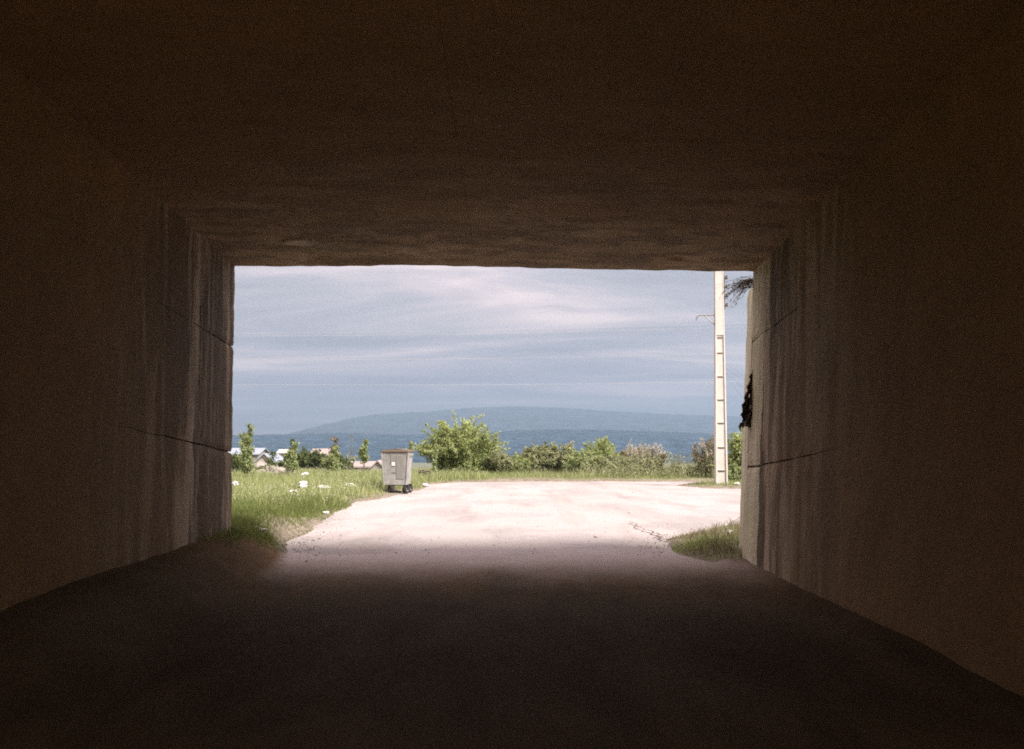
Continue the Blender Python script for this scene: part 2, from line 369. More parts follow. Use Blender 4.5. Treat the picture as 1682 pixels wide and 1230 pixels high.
for tr_ in t_rows:
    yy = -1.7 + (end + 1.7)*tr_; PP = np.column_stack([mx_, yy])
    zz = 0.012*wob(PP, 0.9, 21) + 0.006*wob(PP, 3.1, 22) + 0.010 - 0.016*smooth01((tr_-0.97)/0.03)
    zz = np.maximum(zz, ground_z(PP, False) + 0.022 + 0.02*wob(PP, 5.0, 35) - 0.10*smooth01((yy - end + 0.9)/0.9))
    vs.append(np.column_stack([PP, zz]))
big_mesh('underpass_floor', np.vstack(vs), grid_faces(90, 60), M['mud_shade'], smooth=True)['kind'] = 'structure'

# ------------------------------------------------------------------ underpass
YE = 14.0                                         # the far mouth
SLOPE = 0.065                                     # the box runs downhill towards its mouth
YB = -1.2  # unseen rear opening, set close so light from behind fills the near walls
XL = -3.56
def xr(z): return 2.93 + 0.048 * z               # the right wall leans out
def ceil_z(x, y):
    t = (x - XL) / 6.7
    edge = 3.80 + 0.012*math.sin(t*6) - 0.13*max(0, t-0.42)**1.3
    return edge + SLOPE * (YE - y)
under = empty('underpass', (0, YE, 0))
tag(under, 'dark concrete box underpass with water-stained walls framing the bright exit', 'underpass')
under_inv = Vector((0, -YE, 0))
def loc(vs): return [Vector(v) + under_inv for v in vs]

def panel(side, y0, y1, zlo, zhi, mat, parent, seed, ny=None, nz_=8, li_top=False):
    """one pour of concrete: face grid with worn edges and a rim that returns into the joint"""
    ny = ny or max(4, int((y1-y0)*5)); vs = []; fs = []
    for j in range(nz_+1):
        for i in range(ny+1):
            y = y0 + (y1-y0)*i/ny; lo, hi = zlo(y), zhi(y)
            z = lo + (hi-lo)*j/nz_
            edge = min(i/ny*(y1-y0), (1-i/ny)*(y1-y0) if y1 < YE-0.01 else 9, j/nz_*(hi-lo), (1-j/nz_)*(hi-lo))
            n = fbm(y*0.7, z*0.7, side*4.0, 5)*0.016 + fbm(y*5, z*5, side*7.0, 3)*0.006
            if edge < 1e-6: n -= (0.012 + 0.014*abs(fbm(y*3.5, z*3.5, seed+4, 3))) * min(1, max(0, (y-9.0)/3.5)) * (0 if (li_top and j == nz_) else 1)
            jit = 0.012*fbm(y*4.1, seed*1.7, z*0.3, 3) * min(1, max(0, (y-9.0)/3.5))
            zz = z + (jit if 0 < j/nz_ <= 1 and (j == nz_ or j == 0) else 0)
            yy = y + (0.012*fbm(z*3.3, seed*2.1, 0, 3) if i in (0, ny) and y > 8 else 0)
            if i == ny and y1 > YE-0.01: yy -= 0.05*max(0, fbm(z*5.5, seed*1.3, 2, 4)) + 0.015*abs(fbm(z*14, seed, 5, 3))
            x = XL + n if side < 0 else xr(z) - n
            vs.append((x, yy, zz))
    w = ny+1
    for j in range(nz_):
        for i in range(ny):
            q = (j*w+i, j*w+i+1, (j+1)*w+i+1, (j+1)*w+i)
            fs.append(q if side < 0 else q[::-1])
    ring = [i for i in range(w)] + [j*w+ny for j in range(1, nz_+1)] + [nz_*w+i for i in range(ny-1, -1, -1)] + [j*w for j in range(nz_-1, 0, -1)]
    b = len(vs)
    for r in ring:
        v = vs[r]; vs.append((v[0] + (-0.07 if side < 0 else 0.07), v[1], v[2]))
    for k in range(len(ring)):
        a, c = ring[k], ring[(k+1) % len(ring)]; q = (a, b+k, b+(k+1) % len(ring), c)
        fs.append(q if side < 0 else q[::-1])
    return mesh_obj('pour_panel', loc(vs), fs, mat, parent, smooth=False)

def j1(side): return (lambda y: (1.42 if side < 0 else 1.22) + SLOPE*(YE-y) + 0.02*fbm(y*0.9, side*3.0, 2))
def j2(side): return (lambda y: (2.76 if side < 0 else 2.84) + SLOPE*(YE-y) + 0.02*fbm(y*0.9, side*5.0, 7))
def gap(f, sg, d): return lambda y: f(y) + sg*(-0.004 + (d+0.004)*min(1, max(0, (y-9.0)/3.5)))
for side in (-1, 1):
    wall_mb = MB()
    zt = 3.9
    for (ya, yb, inset) in ((YB, YE-0.02, 0.05),):
        if side < 0:
            wall_mb.hexa(loc([(XL-0.6,ya,-0.6),(XL-inset,ya,-0.6),(XL-inset,yb,-0.6),(XL-0.6,yb,-0.6),
                              (XL-0.6,ya,zt+SLOPE*(YE-ya)),(XL-inset,ya,zt+SLOPE*(YE-ya)),(XL-inset,yb,zt),(XL-0.6,yb,zt)]))
        else:
            a0, a1, b1 = xr(-0.6)+inset, xr(zt+SLOPE*(YE-ya))+inset, xr(zt)+inset
            wall_mb.hexa(loc([(a0,ya,-0.6),(a1+0.6,ya,-0.6),(b1+0.6,yb,-0.6),(a0,yb,-0.6),
                              (a1,ya,zt+SLOPE*(YE-ya)),(a1+0.6,ya,zt+SLOPE*(YE-ya)),(b1+0.6,yb,zt),(b1,yb,zt)]))
    wall = wall_mb.build('wall', M['wall'], under)
    ends = (12.55 if side < 0 else 13.32)
    segs = [(ends+0.004, YE, 'wall_end'), (3.0, ends-0.004, 'wall'), (YB, 2.992, 'wall')]
    for si, (ya, yb, mt) in enumerate(segs):
        f1, f2 = j1(side), j2(side)
        top = (lambda y: ceil_z(XL if side < 0 else 3.1, y) + 0.02)
        for li, (lo, hi) in enumerate(((lambda y: -0.25, gap(f1, -1, 0.012)), (gap(f1, 1, 0.012), gap(f2, -1, 0.007)), (gap(f2, 1, 0.007), top))):
            panel(side, ya, yb, lo, hi, M[mt if not (side < 0 and si == 0) else 'wall'] if mt == 'wall_end' and side < 0 else M[mt], wall,
                  side*10 + si*3.3 + li*1.7, nz_=9 if si else 24, li_top=(li == 2))
# ceiling: four long pours with narrow joints, and a slab above
xsp = [XL-0.02, -2.1, -0.47, 1.2, 3.18]
slab = MB().hexa(loc([(XL-0.7,YB,3.87+SLOPE*(YE-YB)),(4.2,YB,3.87+SLOPE*(YE-YB)),(4.2,YE-0.01,3.87),(XL-0.7,YE-0.01,3.87),
                      (XL-0.7,YB,4.5+SLOPE*(YE-YB)),(4.2,YB,4.5+SLOPE*(YE-YB)),(4.2,YE-0.01,4.5),(XL-0.7,YE-0.01,4.5)])).build('roof_slab', M['ceiling'], under)
for k in range(4):
    x0, x1 = xsp[k]+0.0012, xsp[k+1]-0.0012; nx, ny = 12, 120; vs = []; fs = []
    for j in range(ny+1):
        y = YB + (YE-YB)*j/ny
        for i in range(nx+1):
            x = x0 + (x1-x0)*i/nx
            z = ceil_z(x, y) + 0.014*fbm(x*0.5, y*1.4, 3.3, 4) + 0.004*fbm(x*2, y*9, 8.1, 3)
            if i in (0, nx): z += 0.003
            yy = y
            if j == ny: yy += 0.02*fbm(x*3, 1.1, 4.4, 4); z += 0.012*fbm(x*4, 7.1, 0.4, 4)
            hole = math.hypot((x - 2.05)/0.10, (y - 13.3)/0.16)
            if hole < 1: z += 0.07*(1-hole)
            vs.append((x, yy, z))
    w = nx+1
    for j in range(ny):
        for i in range(nx): fs.append((j*w+i, (j+1)*w+i, (j+1)*w+i+1, j*w+i+1))
    rim = [i for i in range(w)], [ny*w+i for i in range(w)]
    b = len(vs)
    for i in range(w): v = vs[ny*w+i]; vs.append((v[0], v[1], v[2]+0.5 if False else 3.95))
    for i in range(nx): fs.append((ny*w+i, b+i, b+i+1, ny*w+i+1))
    for sidei in (0, nx):
        b = len(vs)
        for j in range(ny+1): v = vs[j*w+sidei]; vs.append((v[0], v[1], v[2]+0.06))
        for j in range(ny):
            q = (j*w+sidei, b+j, b+j+1, (j+1)*w+sidei); fs.append(q if sidei == nx else q[::-1])
    mesh_obj('pour_panel', loc(vs), fs, M['ceiling'], slab)
# spalled patch in the ceiling near the left
def patch(cx_, cy_, rx_, ry_, seed, mat, name, parent):
    vs = []; fs = []; n = 22
    for ring, rr in enumerate((1.0, 0.8, 0.45)):
        for k in range(n):
            a = 2*math.pi*k/n; q = rr*(1 + 0.28*fbm(math.cos(a)*1.4, math.sin(a)*1.4, seed, 3))
            x, y = cx_ + rx_*q*math.cos(a), cy_ + ry_*q*math.sin(a)
            vs.append((x, y, ceil_z(x, y) - (0.012, 0.020, 0.022)[ring] + (0.03 if ring == 0 else 0) + 0.004*fbm(x*9, y*9, seed)))
    for r in range(2):
        for k in range(n): fs.append((r*n+k, r*n+(k+1)%n, (r+1)*n+(k+1)%n, (r+1)*n+k))
    fs.append(tuple(2*n+k for k in range(n)))
    return mesh_obj(name, loc(vs), fs, mat, parent)
patch(-2.50, 12.75, 0.24, 0.16, 3.0, M['spall'], 'spalled_patch', slab)['label'] = 'pale lens-shaped spall in the ceiling concrete'
# wing wall standing on outside the right jamb
def wing():
    vs = []; fs = []; nyw, nzw = 10, 26
    for j in range(nzw+1):
        z = -0.2 + 3.85*j/nzw
        for i in range(nyw+1):
            y = 13.995 + (15.7 + 0.10*fbm(z*1.4, 3, 1) - 13.995)*i/nyw
            x = xr(z) + 0.008 + 0.165*(y-13.995) - 0.01*(3.6-z)/3.6 + 0.02*fbm(y*2, z*2, 6, 4)
            vs.append((x, y, z))
    w = nyw+1; b = len(vs)
    vs += [(v[0]+0.28, v[1], v[2]) for v in vs]
    for j in range(nzw):
        for i in range(nyw):
            q = (j*w+i, j*w+i+1, (j+1)*w+i+1, (j+1)*w+i); fs.append(q[::-1]); fs.append(tuple(a+b for a in q))
        for i in (0, nyw):
            q = (j*w+i, (j+1)*w+i, b+(j+1)*w+i, b+j*w+i); fs.append(q if i == nyw else q[::-1])
    for i in range(nyw): fs.append((nzw*w+i, nzw*w+i+1, b+nzw*w+i+1, b+nzw*w+i))
    return mesh_obj('wing_wall', loc(vs), fs, M['wall_end'], under)
wing()
# parapet / headwall above the mouth and earth on top of the box
def hw():
    mb = MB()
    mb.box(-9.0, 9.5, YE-0.42, YE-0.03, 4.52, 5.95)
    mb.box(-9.0, XL-0.72, YE-0.42, YE-0.03, -0.4, 4.515); mb.box(4.22, 9.5, YE-0.42, YE-0.03, -0.4, 4.515)
    return mesh_obj('headwall', loc(mb.v), mb.f, M['wall_end'], under)
hw()
def embankment():
    prof = [(YB+0.3, 6.0), (YB+2.5, 6.4), (YE-3.0, 5.9), (YE-0.5, 5.45)]
    vs = []; fs = []
    XS = [-120, -60, -20, -9, -6, -4.35, 4.3, 6, 9.5, 20, 60, 120]
    for (lo_x, hi_x, zb) in ((-120, -4.4, -0.5), (4.5, 120, -0.5)):
        xsx = np.linspace(lo_x, hi_x, 30); b = len(vs)
        pr = [(YB-4.0, zb)] + prof + [(YE-0.48, zb)]
        for x in xsx:
            for (y, z) in pr: vs.append((x, y, z + (0.25*fbm(x*0.2, y*0.2, 1) if z > 1 else 0)))
        k = len(pr)
        for i in range(len(xsx)-1):
            for j in range(k-1): fs.append((b+i*k+j, b+(i+1)*k+j, b+(i+1)*k+j+1, b+i*k+j+1))
        fs.append(tuple(b+j for j in range(k))); fs.append(tuple(b+(len(xsx)-1)*k+j for j in range(k-1, -1, -1)))
    b = len(vs); xsx = np.linspace(-4.4, 4.5, 10)
    for x in xsx:
        for (y, z) in [(YB+0.1, 6.6)] + [(y, max(z, 4.55 + SLOPE*(YE-y) + 0.3)) for y, z in prof] : vs.append((x, y, z + 0.05*fbm(x, y, 2)))
        vs.append((x, YE-0.5, 4.52)); vs.append((x, YB+0.1, 4.52+SLOPE*(YE-YB)))
    k = 7
    for i in range(9):
        for j in range(k): fs.append((b+i*k+j, b+(i+1)*k+j, b+(i+1)*k+(j+1)%k, b+i*k+(j+1)%k))
    o = mesh_obj('embankment', vs, fs, M['soil']); o['kind'] = 'structure'
embankment()

# ------------------------------------------------------------------ hills
def hill_mat(name, a, b_, sc):
    m, t, b = mat_base(name)
    f = nz(t, obj_pos(t), sc, 7, 0.65)
    c = ramp(t, f, [(0.35, a), (0.65, b_)])
    t.links.new(c, b.inputs['Base Color']); b.inputs['Roughness'].default_value = 1
    b.inputs['Specular IOR Level'].default_value = 0
    return m
def hill(name, profile, Y, depth, mat, seed, rough):
    px = np.array([p[0] for p in profile], float); py = np.array([p[1] for p in profile], float)
    nx, ny = 900, 26; vs = np.zeros((nx*ny, 3))
    X0, X1 = -0.75*Y, 0.75*Y
    for i in range(nx):
        X = X0 + (X1-X0)*i/(nx-1); pxx = CX + X/Y*FPX
        top = at(0, np.interp(pxx, px, py), Y).z
        for j in range(ny):
            t = j/(ny-1); y = Y - depth*(1-t)
            h = -26 + (top+26)*(t**0.8) 
            n = fbm(X*3.2/Y*6, y/Y*20, seed, 6)
            h += n*rough*math.sin(min(1, t*1.15)*math.pi)*2.2 + rough*0.30*fbm(X/Y*95, t*6, seed+3, 4)*t + rough*0.55*fbm(X/Y*420, t*9, seed+8, 4)*t
            vs[j*nx+i] = (X, y, h)
    back = vs[(ny-1)*nx:].copy(); back[:,1] += depth*0.5; back[:,2] = -40
    vs = np.vstack([vs, back])
    o = big_mesh(name, vs, grid_faces(nx, ny+1), mat, smooth=True); o['kind'] = 'structure'; return o
hill('hill', [(-3000,730),(0,722),(382,715),(480,713),(560,711),(640,714),(720,713),(830,708),(900,705),(1000,706),(1100,709),(1180,713),(1300,715),(2000,720),(4500,730)],
     2600, 900, hill_mat('forested_slope', (0.003,0.012,0.024), (0.030,0.058,0.086), 0.035), 2.0, 5)
hill('mountain', [(-3000,742),(0,738),(382,722),(440,720),(490,712),(530,698),(580,686),(620,680),(700,676),(780,669),(850,667),(930,670),(1000,675),(1100,680),(1220,684),(1400,690),(2200,710),(4500,735)],
     5200, 1500, hill_mat('distant_forest', (0.004,0.012,0.021), (0.036,0.060,0.078), 0.016), 5.0, 8)
hz = MB().box(-7000, 7000, -700, 7600, -46, 290).build('haze', None)
hm = bpy.data.materials.new('haze'); hm.use_nodes = True; t = hm.node_tree; t.nodes.clear()
o_ = N(t, 'ShaderNodeOutputMaterial'); pv = N(t, 'ShaderNodeVolumePrincipled')
pv.inputs['Color'].default_value = (0.52, 0.71, 0.93, 1); pv.inputs['Density'].default_value = 0.00030; pv.inputs['Anisotropy'].default_value = 0.55
t.links.new(pv.outputs[0], o_.inputs['Volume']); hz.data.materials.append(hm); hz['kind'] = 'stuff'

# ------------------------------------------------------------------ grass and weeds
def blades(name, P, z, H, W_, lean, mat, seed, tone0=0.5, tonev=0.35, seg=2):
    r = rng(seed); n = len(P); a = r.uniform(0, 2*math.pi, n); la = r.uniform(0, 2*math.pi, n)
    L = H * lean * r.uniform(0.2, 1.0, n)
    base = np.column_stack([P, z - 0.03])
    wv = np.column_stack([np.cos(a), np.sin(a), np.zeros(n)]) * (W_/2)[:, None]
    mid = base + np.column_stack([np.cos(la)*L*0.3, np.sin(la)*L*0.3, H*0.55])
    tip = base + np.column_stack([np.cos(la)*L, np.sin(la)*L, H])
    V = np.stack([base - wv, base + wv, mid + wv*0.75, mid - wv*0.75, tip], 1).reshape(-1, 3)
    i = np.arange(n)*5
    F = np.vstack([np.stack([i, i+1, i+2], 1), np.stack([i, i+2, i+3], 1), np.stack([i+3, i+2, i+4], 1)])
    tone = np.clip(tone0 + tonev*r.standard_normal(n), 0, 1); T = np.repeat(tone, 5)
    return big_mesh(name, V, F, mat, tone=T)
def scatter(n, x0, x1, y0, y1, seed, keep):
    r = rng(seed); P = np.column_stack([r.uniform(x0, x1, n), r.uniform(y0, y1, n)]); d = road_dist(P)
    k = keep(P, d, r); return P[k], d[k]
# near: shorter dark green grass on the mound by the left jamb
def grass_layer(name, label, n, box, seed, keep, h, hv, wd, lean, mat, t0, tv):
    P, d = scatter(n, *box, seed, keep); r = rng(seed+1); cl = 0.5 + 0.5*wob(P, 1.3, seed+2)
    H = (h + hv*cl) * r.uniform(0.5, 1.2, len(P)) * (0.35 + 0.65*smooth01(d/0.7)) * (1 + (1.4*smooth01((d-1.0)/2.2) if name == 'verge_grass' else 0))
    o = blades(name, P, ground_z(P, False), H, wd*r.uniform(0.6, 1.3, len(P)), lean, mat, seed+3, t0, tv)
    o['kind'] = 'stuff'; o['label'] = label; o['category'] = 'grass'; return o
def kp_near(P, d, r):
    x, y = P[:,0], P[:,1]
    inside = (y < 14.1)
    dens = smooth01((d+0.08)/0.25) * np.where(inside, 0.7*smooth01((y-12.2)/1.5), 1.0) * smooth01((31-y)/6 + r.uniform(-0.3, 0.3, len(P)))
    dens = dens*(0.55 + 0.45*smooth01(0.5 + wob(P, 1.1, 90)))
    return (x < -2.2) & ((x > -3.5) | ~inside) & ((y > 14.5 + 0.5*wob(P, 2.4, 91)) | (x < -3.08 + 0.15*wob(P, 4.0, 92))) & (r.uniform(0, 1, len(P)) < dens)
grass_layer('grass', 'short green grass on the mound outside the left wall', 230000, (-8, -1.6, 11, 31), 101, kp_near, 0.09, 0.15, 0.013, 0.7, M['grass_near'], 0.45, 0.25)
def kp_far(P, d, r):
    x, y = P[:,0], P[:,1]
    vis = (np.abs(x + y*0.17) < y*0.13 + 4) 
    dens = smooth01((d+0.02)/0.45) * smooth01((y-23)/8 + r.uniform(-0.3, 0.3, len(P)))
    clear = ((x + 3.55)/0.75)**2 + ((y - 34.6)/1.3)**2 > 1
    return vis & clear & (x < -1) & (r.uniform(0, 1, len(P)) < dens)
grass_layer('weeds', 'tall pale flowering weeds covering the field left of the road', 150000, (-22, -1, 20, 56), 111, kp_far, 0.16, 0.26, 0.020, 0.55, M['grass_far'], 0.5, 0.28)
def kp_verge(P, d, r):
    x, y = P[:,0], P[:,1]
    return (d > 0.0) & (y > 38) & (r.uniform(0, 1, len(P)) < smooth01(d/0.3))
grass_layer('verge_grass', 'sunlit grass verge along the far edge of the road', 70000, (-6, 22, 38, 58), 121, kp_verge, 0.07, 0.09, 0.022, 0.6, M['grass_far'], 0.42, 0.25)
def kp_tuft(P, d, r):
    x, y = P[:,0], P[:,1]; a = ((x-2.55)/0.55)**2 + ((y-16.1)/0.8)**2
    return (d > -0.05) & (x < 4.5) & ((x < 3.0) | (y > 15.9)) & (y > 13.9) & (r.uniform(0, 1, len(P)) < np.clip(1.25-a, 0.22, 1) * (0.35 + 0.65*(wob(P, 3.5, 137) > -0.1)))
grass_layer('grass_tussock', 'green grass tussock on dark soil beside the right jamb', 26000, (1.5, 4.6, 13.9, 19), 131, kp_tuft, 0.10, 0.16, 0.012, 1.1, M['leaf_fresh'], 0.55, 0.3)

def wildflowers():
    r = rng(141); P = np.column_stack([r.uniform(-16, -1, 9000), r.uniform(24, 56, 9000)]); d = road_dist(P)
    k = (d > 0.1) & (np.abs(P[:,0] + P[:,1]*0.16) < P[:,1]*0.10 + 3) & (wob(P, 0.9, 142) > 0.15) & (r.uniform(0, 1, len(P)) < 0.55); P = P[k]
    C = np.column_stack([P, ground_z(P) + r.uniform(0.18, 0.42, len(P))]); n = len(C)
    a = r.uniform(0, 6.283, n); sz = r.uniform(0.010, 0.024, n); ca, sa = np.cos(a)*sz, np.sin(a)*sz; up = sz*0.6
    V = np.stack([C + np.column_stack([ca, sa, up]), C + np.column_stack([-sa, ca, 0*up]), C + np.column_stack([-ca, -sa, up]), C + np.column_stack([sa, -ca, 0*up]), C - np.column_stack([0*up, 0*up, up])], 1).reshape(-1, 3)
    i = np.arange(n)*5
    F = np.vstack([np.stack([i, i+1, i+2], 1), np.stack([i, i+2, i+3], 1), np.stack([i, i+4, i+1], 1), np.stack([i+2, i+3, i+4], 1)])
    o = big_mesh('wildflowers', V, F, M['leaf_plume'], tone=np.repeat(r.uniform(0.6, 1, n), 5)); o['kind'] = 'stuff'; o['label'] = 'pale pinkish wildflowers speckling the weedy field'; o['category'] = 'flowers'
wildflowers()
def stalk_weeds():
    r = rng(161); n = 900; P = np.column_stack([r.uniform(-4.5, 13.5, n), r.uniform(46.5, 51.5, n)]); d = road_dist(P)
    k = (d > 0.5) & (wob(P, 0.7, 162) > -0.15); P = P[k]; C = []; T = []
    for (x, y) in P:
        h = r.uniform(0.35, 1.15); z0 = gz(x, y); lx, ly = r.normal(0, 0.18, 2)*h; t0 = r.normal(0.5, 0.25)
        for q in range(16):
            u = r.uniform(0.05, 1); C.append((x + lx*u + r.normal(0, 0.06), y + ly*u + r.normal(0, 0.06), z0 + h*u)); T.append(t0 + r.normal(0, 0.12))
    V, F = leaves_mesh(np.array(C), 0.12, 0.35, r, 0.9)
    o = big_mesh('leafy_weeds', V, F, M['leaf_olive'], tone=np.repeat(np.clip(np.array(T), 0, 1), 4)); o['kind'] = 'stuff'; o['label'] = 'tangle of leafy weeds in front of the bushes'; o['category'] = 'weeds'
def kp_tall(P, d, r):
    x, y = P[:,0], P[:,1]
    return (d > 0.9) & (y > 44) & (wob(P, 1.2, 152) > 0.25) & (r.uniform(0, 1, len(P)) < 0.22)
grass_layer('tall_weeds', 'tall straggly weeds growing in front of the bushes', 16000, (-6, 14, 44, 54), 151, kp_tall, 0.22, 0.42, 0.03, 0.7, M['leaf_olive'], 0.55, 0.3)
def kp_scruff(P, d, r):
    x, y = P[:,0], P[:,1]
    return (d > -0.1) & (y > 13.9) & ((x < 3.0) | (y > 15.9)) & (r.uniform(0, 1, len(P)) < 0.25 + 0.75*(wob(P, 4.5, 172) > 0.15))
grass_layer('scruffy_weeds', 'scruffy mixed weeds and dry stalks at the foot of the right jamb', 9000, (1.6, 4.6, 13.9, 19), 171, kp_scruff, 0.08, 0.22, 0.010, 1.3, M['leaf_brown'], 0.35, 0.35)
# ------------------------------------------------------------------ plants
def leaves_mesh(C, size, aspect, r, up=0.3):
    """leaf = folded diamond of two triangles at each centre"""
    n = len(C)
    d = r.standard_normal((n, 3)); d[:,2] += up; d /= np.linalg.norm(d, axis=1)[:, None]
    q = r.standard_normal((n, 3)); s = np.cross(d, q); s /= np.linalg.norm(s, axis=1)[:, None]
    nn = np.cross(d, s)
    L = size * r.uniform(0.6, 1.35, n)
    a = C - d*(L/2)[:, None]; b = C + d*(L/2)[:, None]
    e = s*(L*aspect/2)[:, None]; lift = nn*(L*0.12)[:, None]
    V = np.stack([a, C + e + lift, b, C - e + lift], 1).reshape(-1, 3); i = np.arange(n)*4
    F = np.vstack([np.stack([i, i+1, i+2], 1), np.stack([i, i+2, i+3], 1)])
    return V, F
def plant(name, label, base, h, w, stems=8, lean=0.55, twigs=10, leaves=40, size=0.10, aspect=0.5, leafmat='leaf_fresh', seed=1,
          start=0.25, twig_len=0.35, cat='shrub', group=None, cluster=0.10, rad=0.02, up=0.5, stemmat='bark', parts=('foliage', 'branches'), droop=0.0, tone=(0.5, 0.2), depth=0.8, root_spread=None, shoots=0):
    r = rng(seed); root = empty(name, base); tag(root, label, cat, group); mb = MB(); C = []; T = []
    for s in range(stems):
        az = 2*math.pi*(s + r.uniform(-0.35, 0.35))/max(1, stems); rr = r.uniform(0.15, 1.0)**0.7 if stems > 1 else 0.05
        hh = h * (1 - 0.5*rr*rr*r.uniform(0.4, 1)) * r.uniform(0.72, 1.0)
        if s == 0: hh = h; rr = 0.12 if stems > 1 else 0.05
        fs_ = (0.55 if name in ('bush', 'shrub', 'plumed_shrub') else 0.0) if root_spread is None else root_spread
        tip = Vector((math.cos(az)*w/2*rr, math.sin(az)*w/2*rr*depth, hh))
        pts = []
        for k in range(6):
            t_ = k/5; b_ = fs_ + (1-fs_)*t_**(1 + lean)
            pts.append(Vector((tip.x*b_ + 0.03*h*r.normal()*t_*(1-t_), tip.y*b_ + 0.03*h*r.normal()*t_*(1-t_), hh*t_)))
        mb.tube(pts, [rad*(1-0.8*k/5) for k in range(6)], 5)
        for j in range(twigs):
            t_ = start + (1-start)*(j + r.uniform(0, 1))/twigs; f = t_*5; i0 = min(4, int(f)); p = pts[i0].lerp(pts[i0+1], f-i0)
            a2 = r.uniform(0, 2*math.pi); el = r.uniform(0.0, 0.9)
            ln = twig_len*h*(1.0 - 0.62*t_)*r.uniform(0.5, 1.2)
            dv = Vector((math.cos(a2)*math.cos(el), math.sin(a2)*math.cos(el)*depth, math.sin(el) - droop)) * ln
            q = p + dv; mid = p + dv*0.5 + Vector((0, 0, 0.06*ln))
            mb.tube([p, mid, q], [rad*0.35, rad*0.25, rad*0.1], 4)
            ct = r.normal(tone[0], tone[1])
            for l in range(leaves):
                u_ = r.uniform(0.15, 1.08)
                c = p + dv*u_ + Vector(r.normal(0, cluster*ln + size*0.35, 3))
                if c.z < 0.02: c.z = 0.02 + abs(r.normal())*0.1
                C.append(c); T.append(ct + r.normal(0, 0.13))
    for s in range(shoots):      # long feathery shoots that break the outline
        az = r.uniform(0, 2*math.pi); q = r.uniform(0.25, 0.95); p = Vector((math.cos(az)*w/2*q*0.8, math.sin(az)*w/2*q*0.8*depth, h*(0.9 - 0.5*q*q)*r.uniform(0.75, 1)))
        d_ = Vector((math.cos(az)*q*1.1, math.sin(az)*q*0.7, 1.15 - 0.75*q)).normalized(); L = h*r.uniform(0.18, 0.46); pts = [p]
        ct = r.normal(0.75, 0.15)
        for k in range(5):
            p = p + d_*L/5; d_ = (d_ + Vector((math.cos(az)*0.10, math.sin(az)*0.10, -0.07)) + Vector(r.normal(0, 0.06, 3))).normalized(); pts.append(p)
            for l in range(9): C.append(p + Vector(r.normal(0, size*0.38*(1-0.1*k), 3)) - d_*(L/5*r.uniform())); T.append(ct + r.normal(0, 0.1))
        mb.tube(pts, [rad*0.4*(1-0.15*k) for k in range(6)], 4)
    C = np.array(C); V, F = leaves_mesh(C, size, aspect, r, up)
    big_mesh(parts[0], V, F, M[leafmat], root, tone=np.repeat(np.clip(np.array(T), 0, 1), 4))
    mb.build(parts[1], M[stemmat], root)
    return root
def base_at(px, py, Y=None):
    """base of a plant whose foot is at this pixel; with Y the foot is put on the terrain at that distance"""
    if Y is None: g = gnd(px, py, 0.08); return Vector((g.x, g.y, gz(g.x, g.y)))
    x = (px - CX)/FPX*Y; return Vector((x, Y, gz(x, Y)))
def hgt(ytop, base): return at(CX, ytop, base.y).z - base.z
def span(p, base): return p/FPX*base.y
def put(name, label, px, foot, top, width, Y=None, **kw):
    b = base_at(px, foot, Y); return plant(name, label, b, hgt(top, b), span(width, b), **kw)

stalk_weeds()
# big bush behind the container and the hedge-like row to its right
put('bush', 'large rounded fresh green bush with feathery shoots, tallest behind the road', 753, 786, 692, 138, Y=50.5, stems=34, lean=0.6, twigs=15, leaves=32, size=0.17, aspect=0.30, leafmat='leaf_fresh', seed=31, start=0.0, twig_len=0.20, cluster=0.16, rad=0.03, tone=(0.55,0.2), root_spread=0.4, shoots=70)
hedge = [
 (812,748,70,'leaf_olive','low olive bush leaning on the right flank of the large bush',52,8),
 (845,746,60,'leaf_fresh','grey-green bush right of the large bush, left end of the row',53,8),
 (876,742,52,'leaf_olive','dark-based bush in the row, below the crest of the hill',53.5,7),
 (893,732,34,'leaf_dark','narrow dark upright shrub rising from the middle of the row',54.5,6),
 (922,736,64,'leaf_olive','olive shrub with pale reddish tips in the row',54,8),
 (958,738,58,'leaf_pale','pale yellow-green shrub in the middle of the row',53,8),
 (985,727,52,'leaf_fresh','tall leafy green shrub with ragged top in the row',54,8),
 (1018,748,56,'leaf_olive','low dusty green bush left of the plumed shrub',52.5,8),
 (1042,738,40,'leaf_brown','brownish shrub beside the plumed shrub',53.5,6)]
for i, (px, top, wd, lm, lab, Y, st) in enumerate(hedge):
    put('bush', lab, px, 785, top - (4, -3, 5, -2, 3, -4, 3, -4, 2)[i], wd*1.2, Y=Y, stems=st+8, lean=0.3, twigs=11, leaves=28, size=0.14, aspect=0.42, leafmat=lm, seed=200+i, start=0.0, twig_len=0.30, cluster=0.17, root_spread=0.45, shoots=34, group='bushes lining the far side of the road', tone=(0.5,0.22))
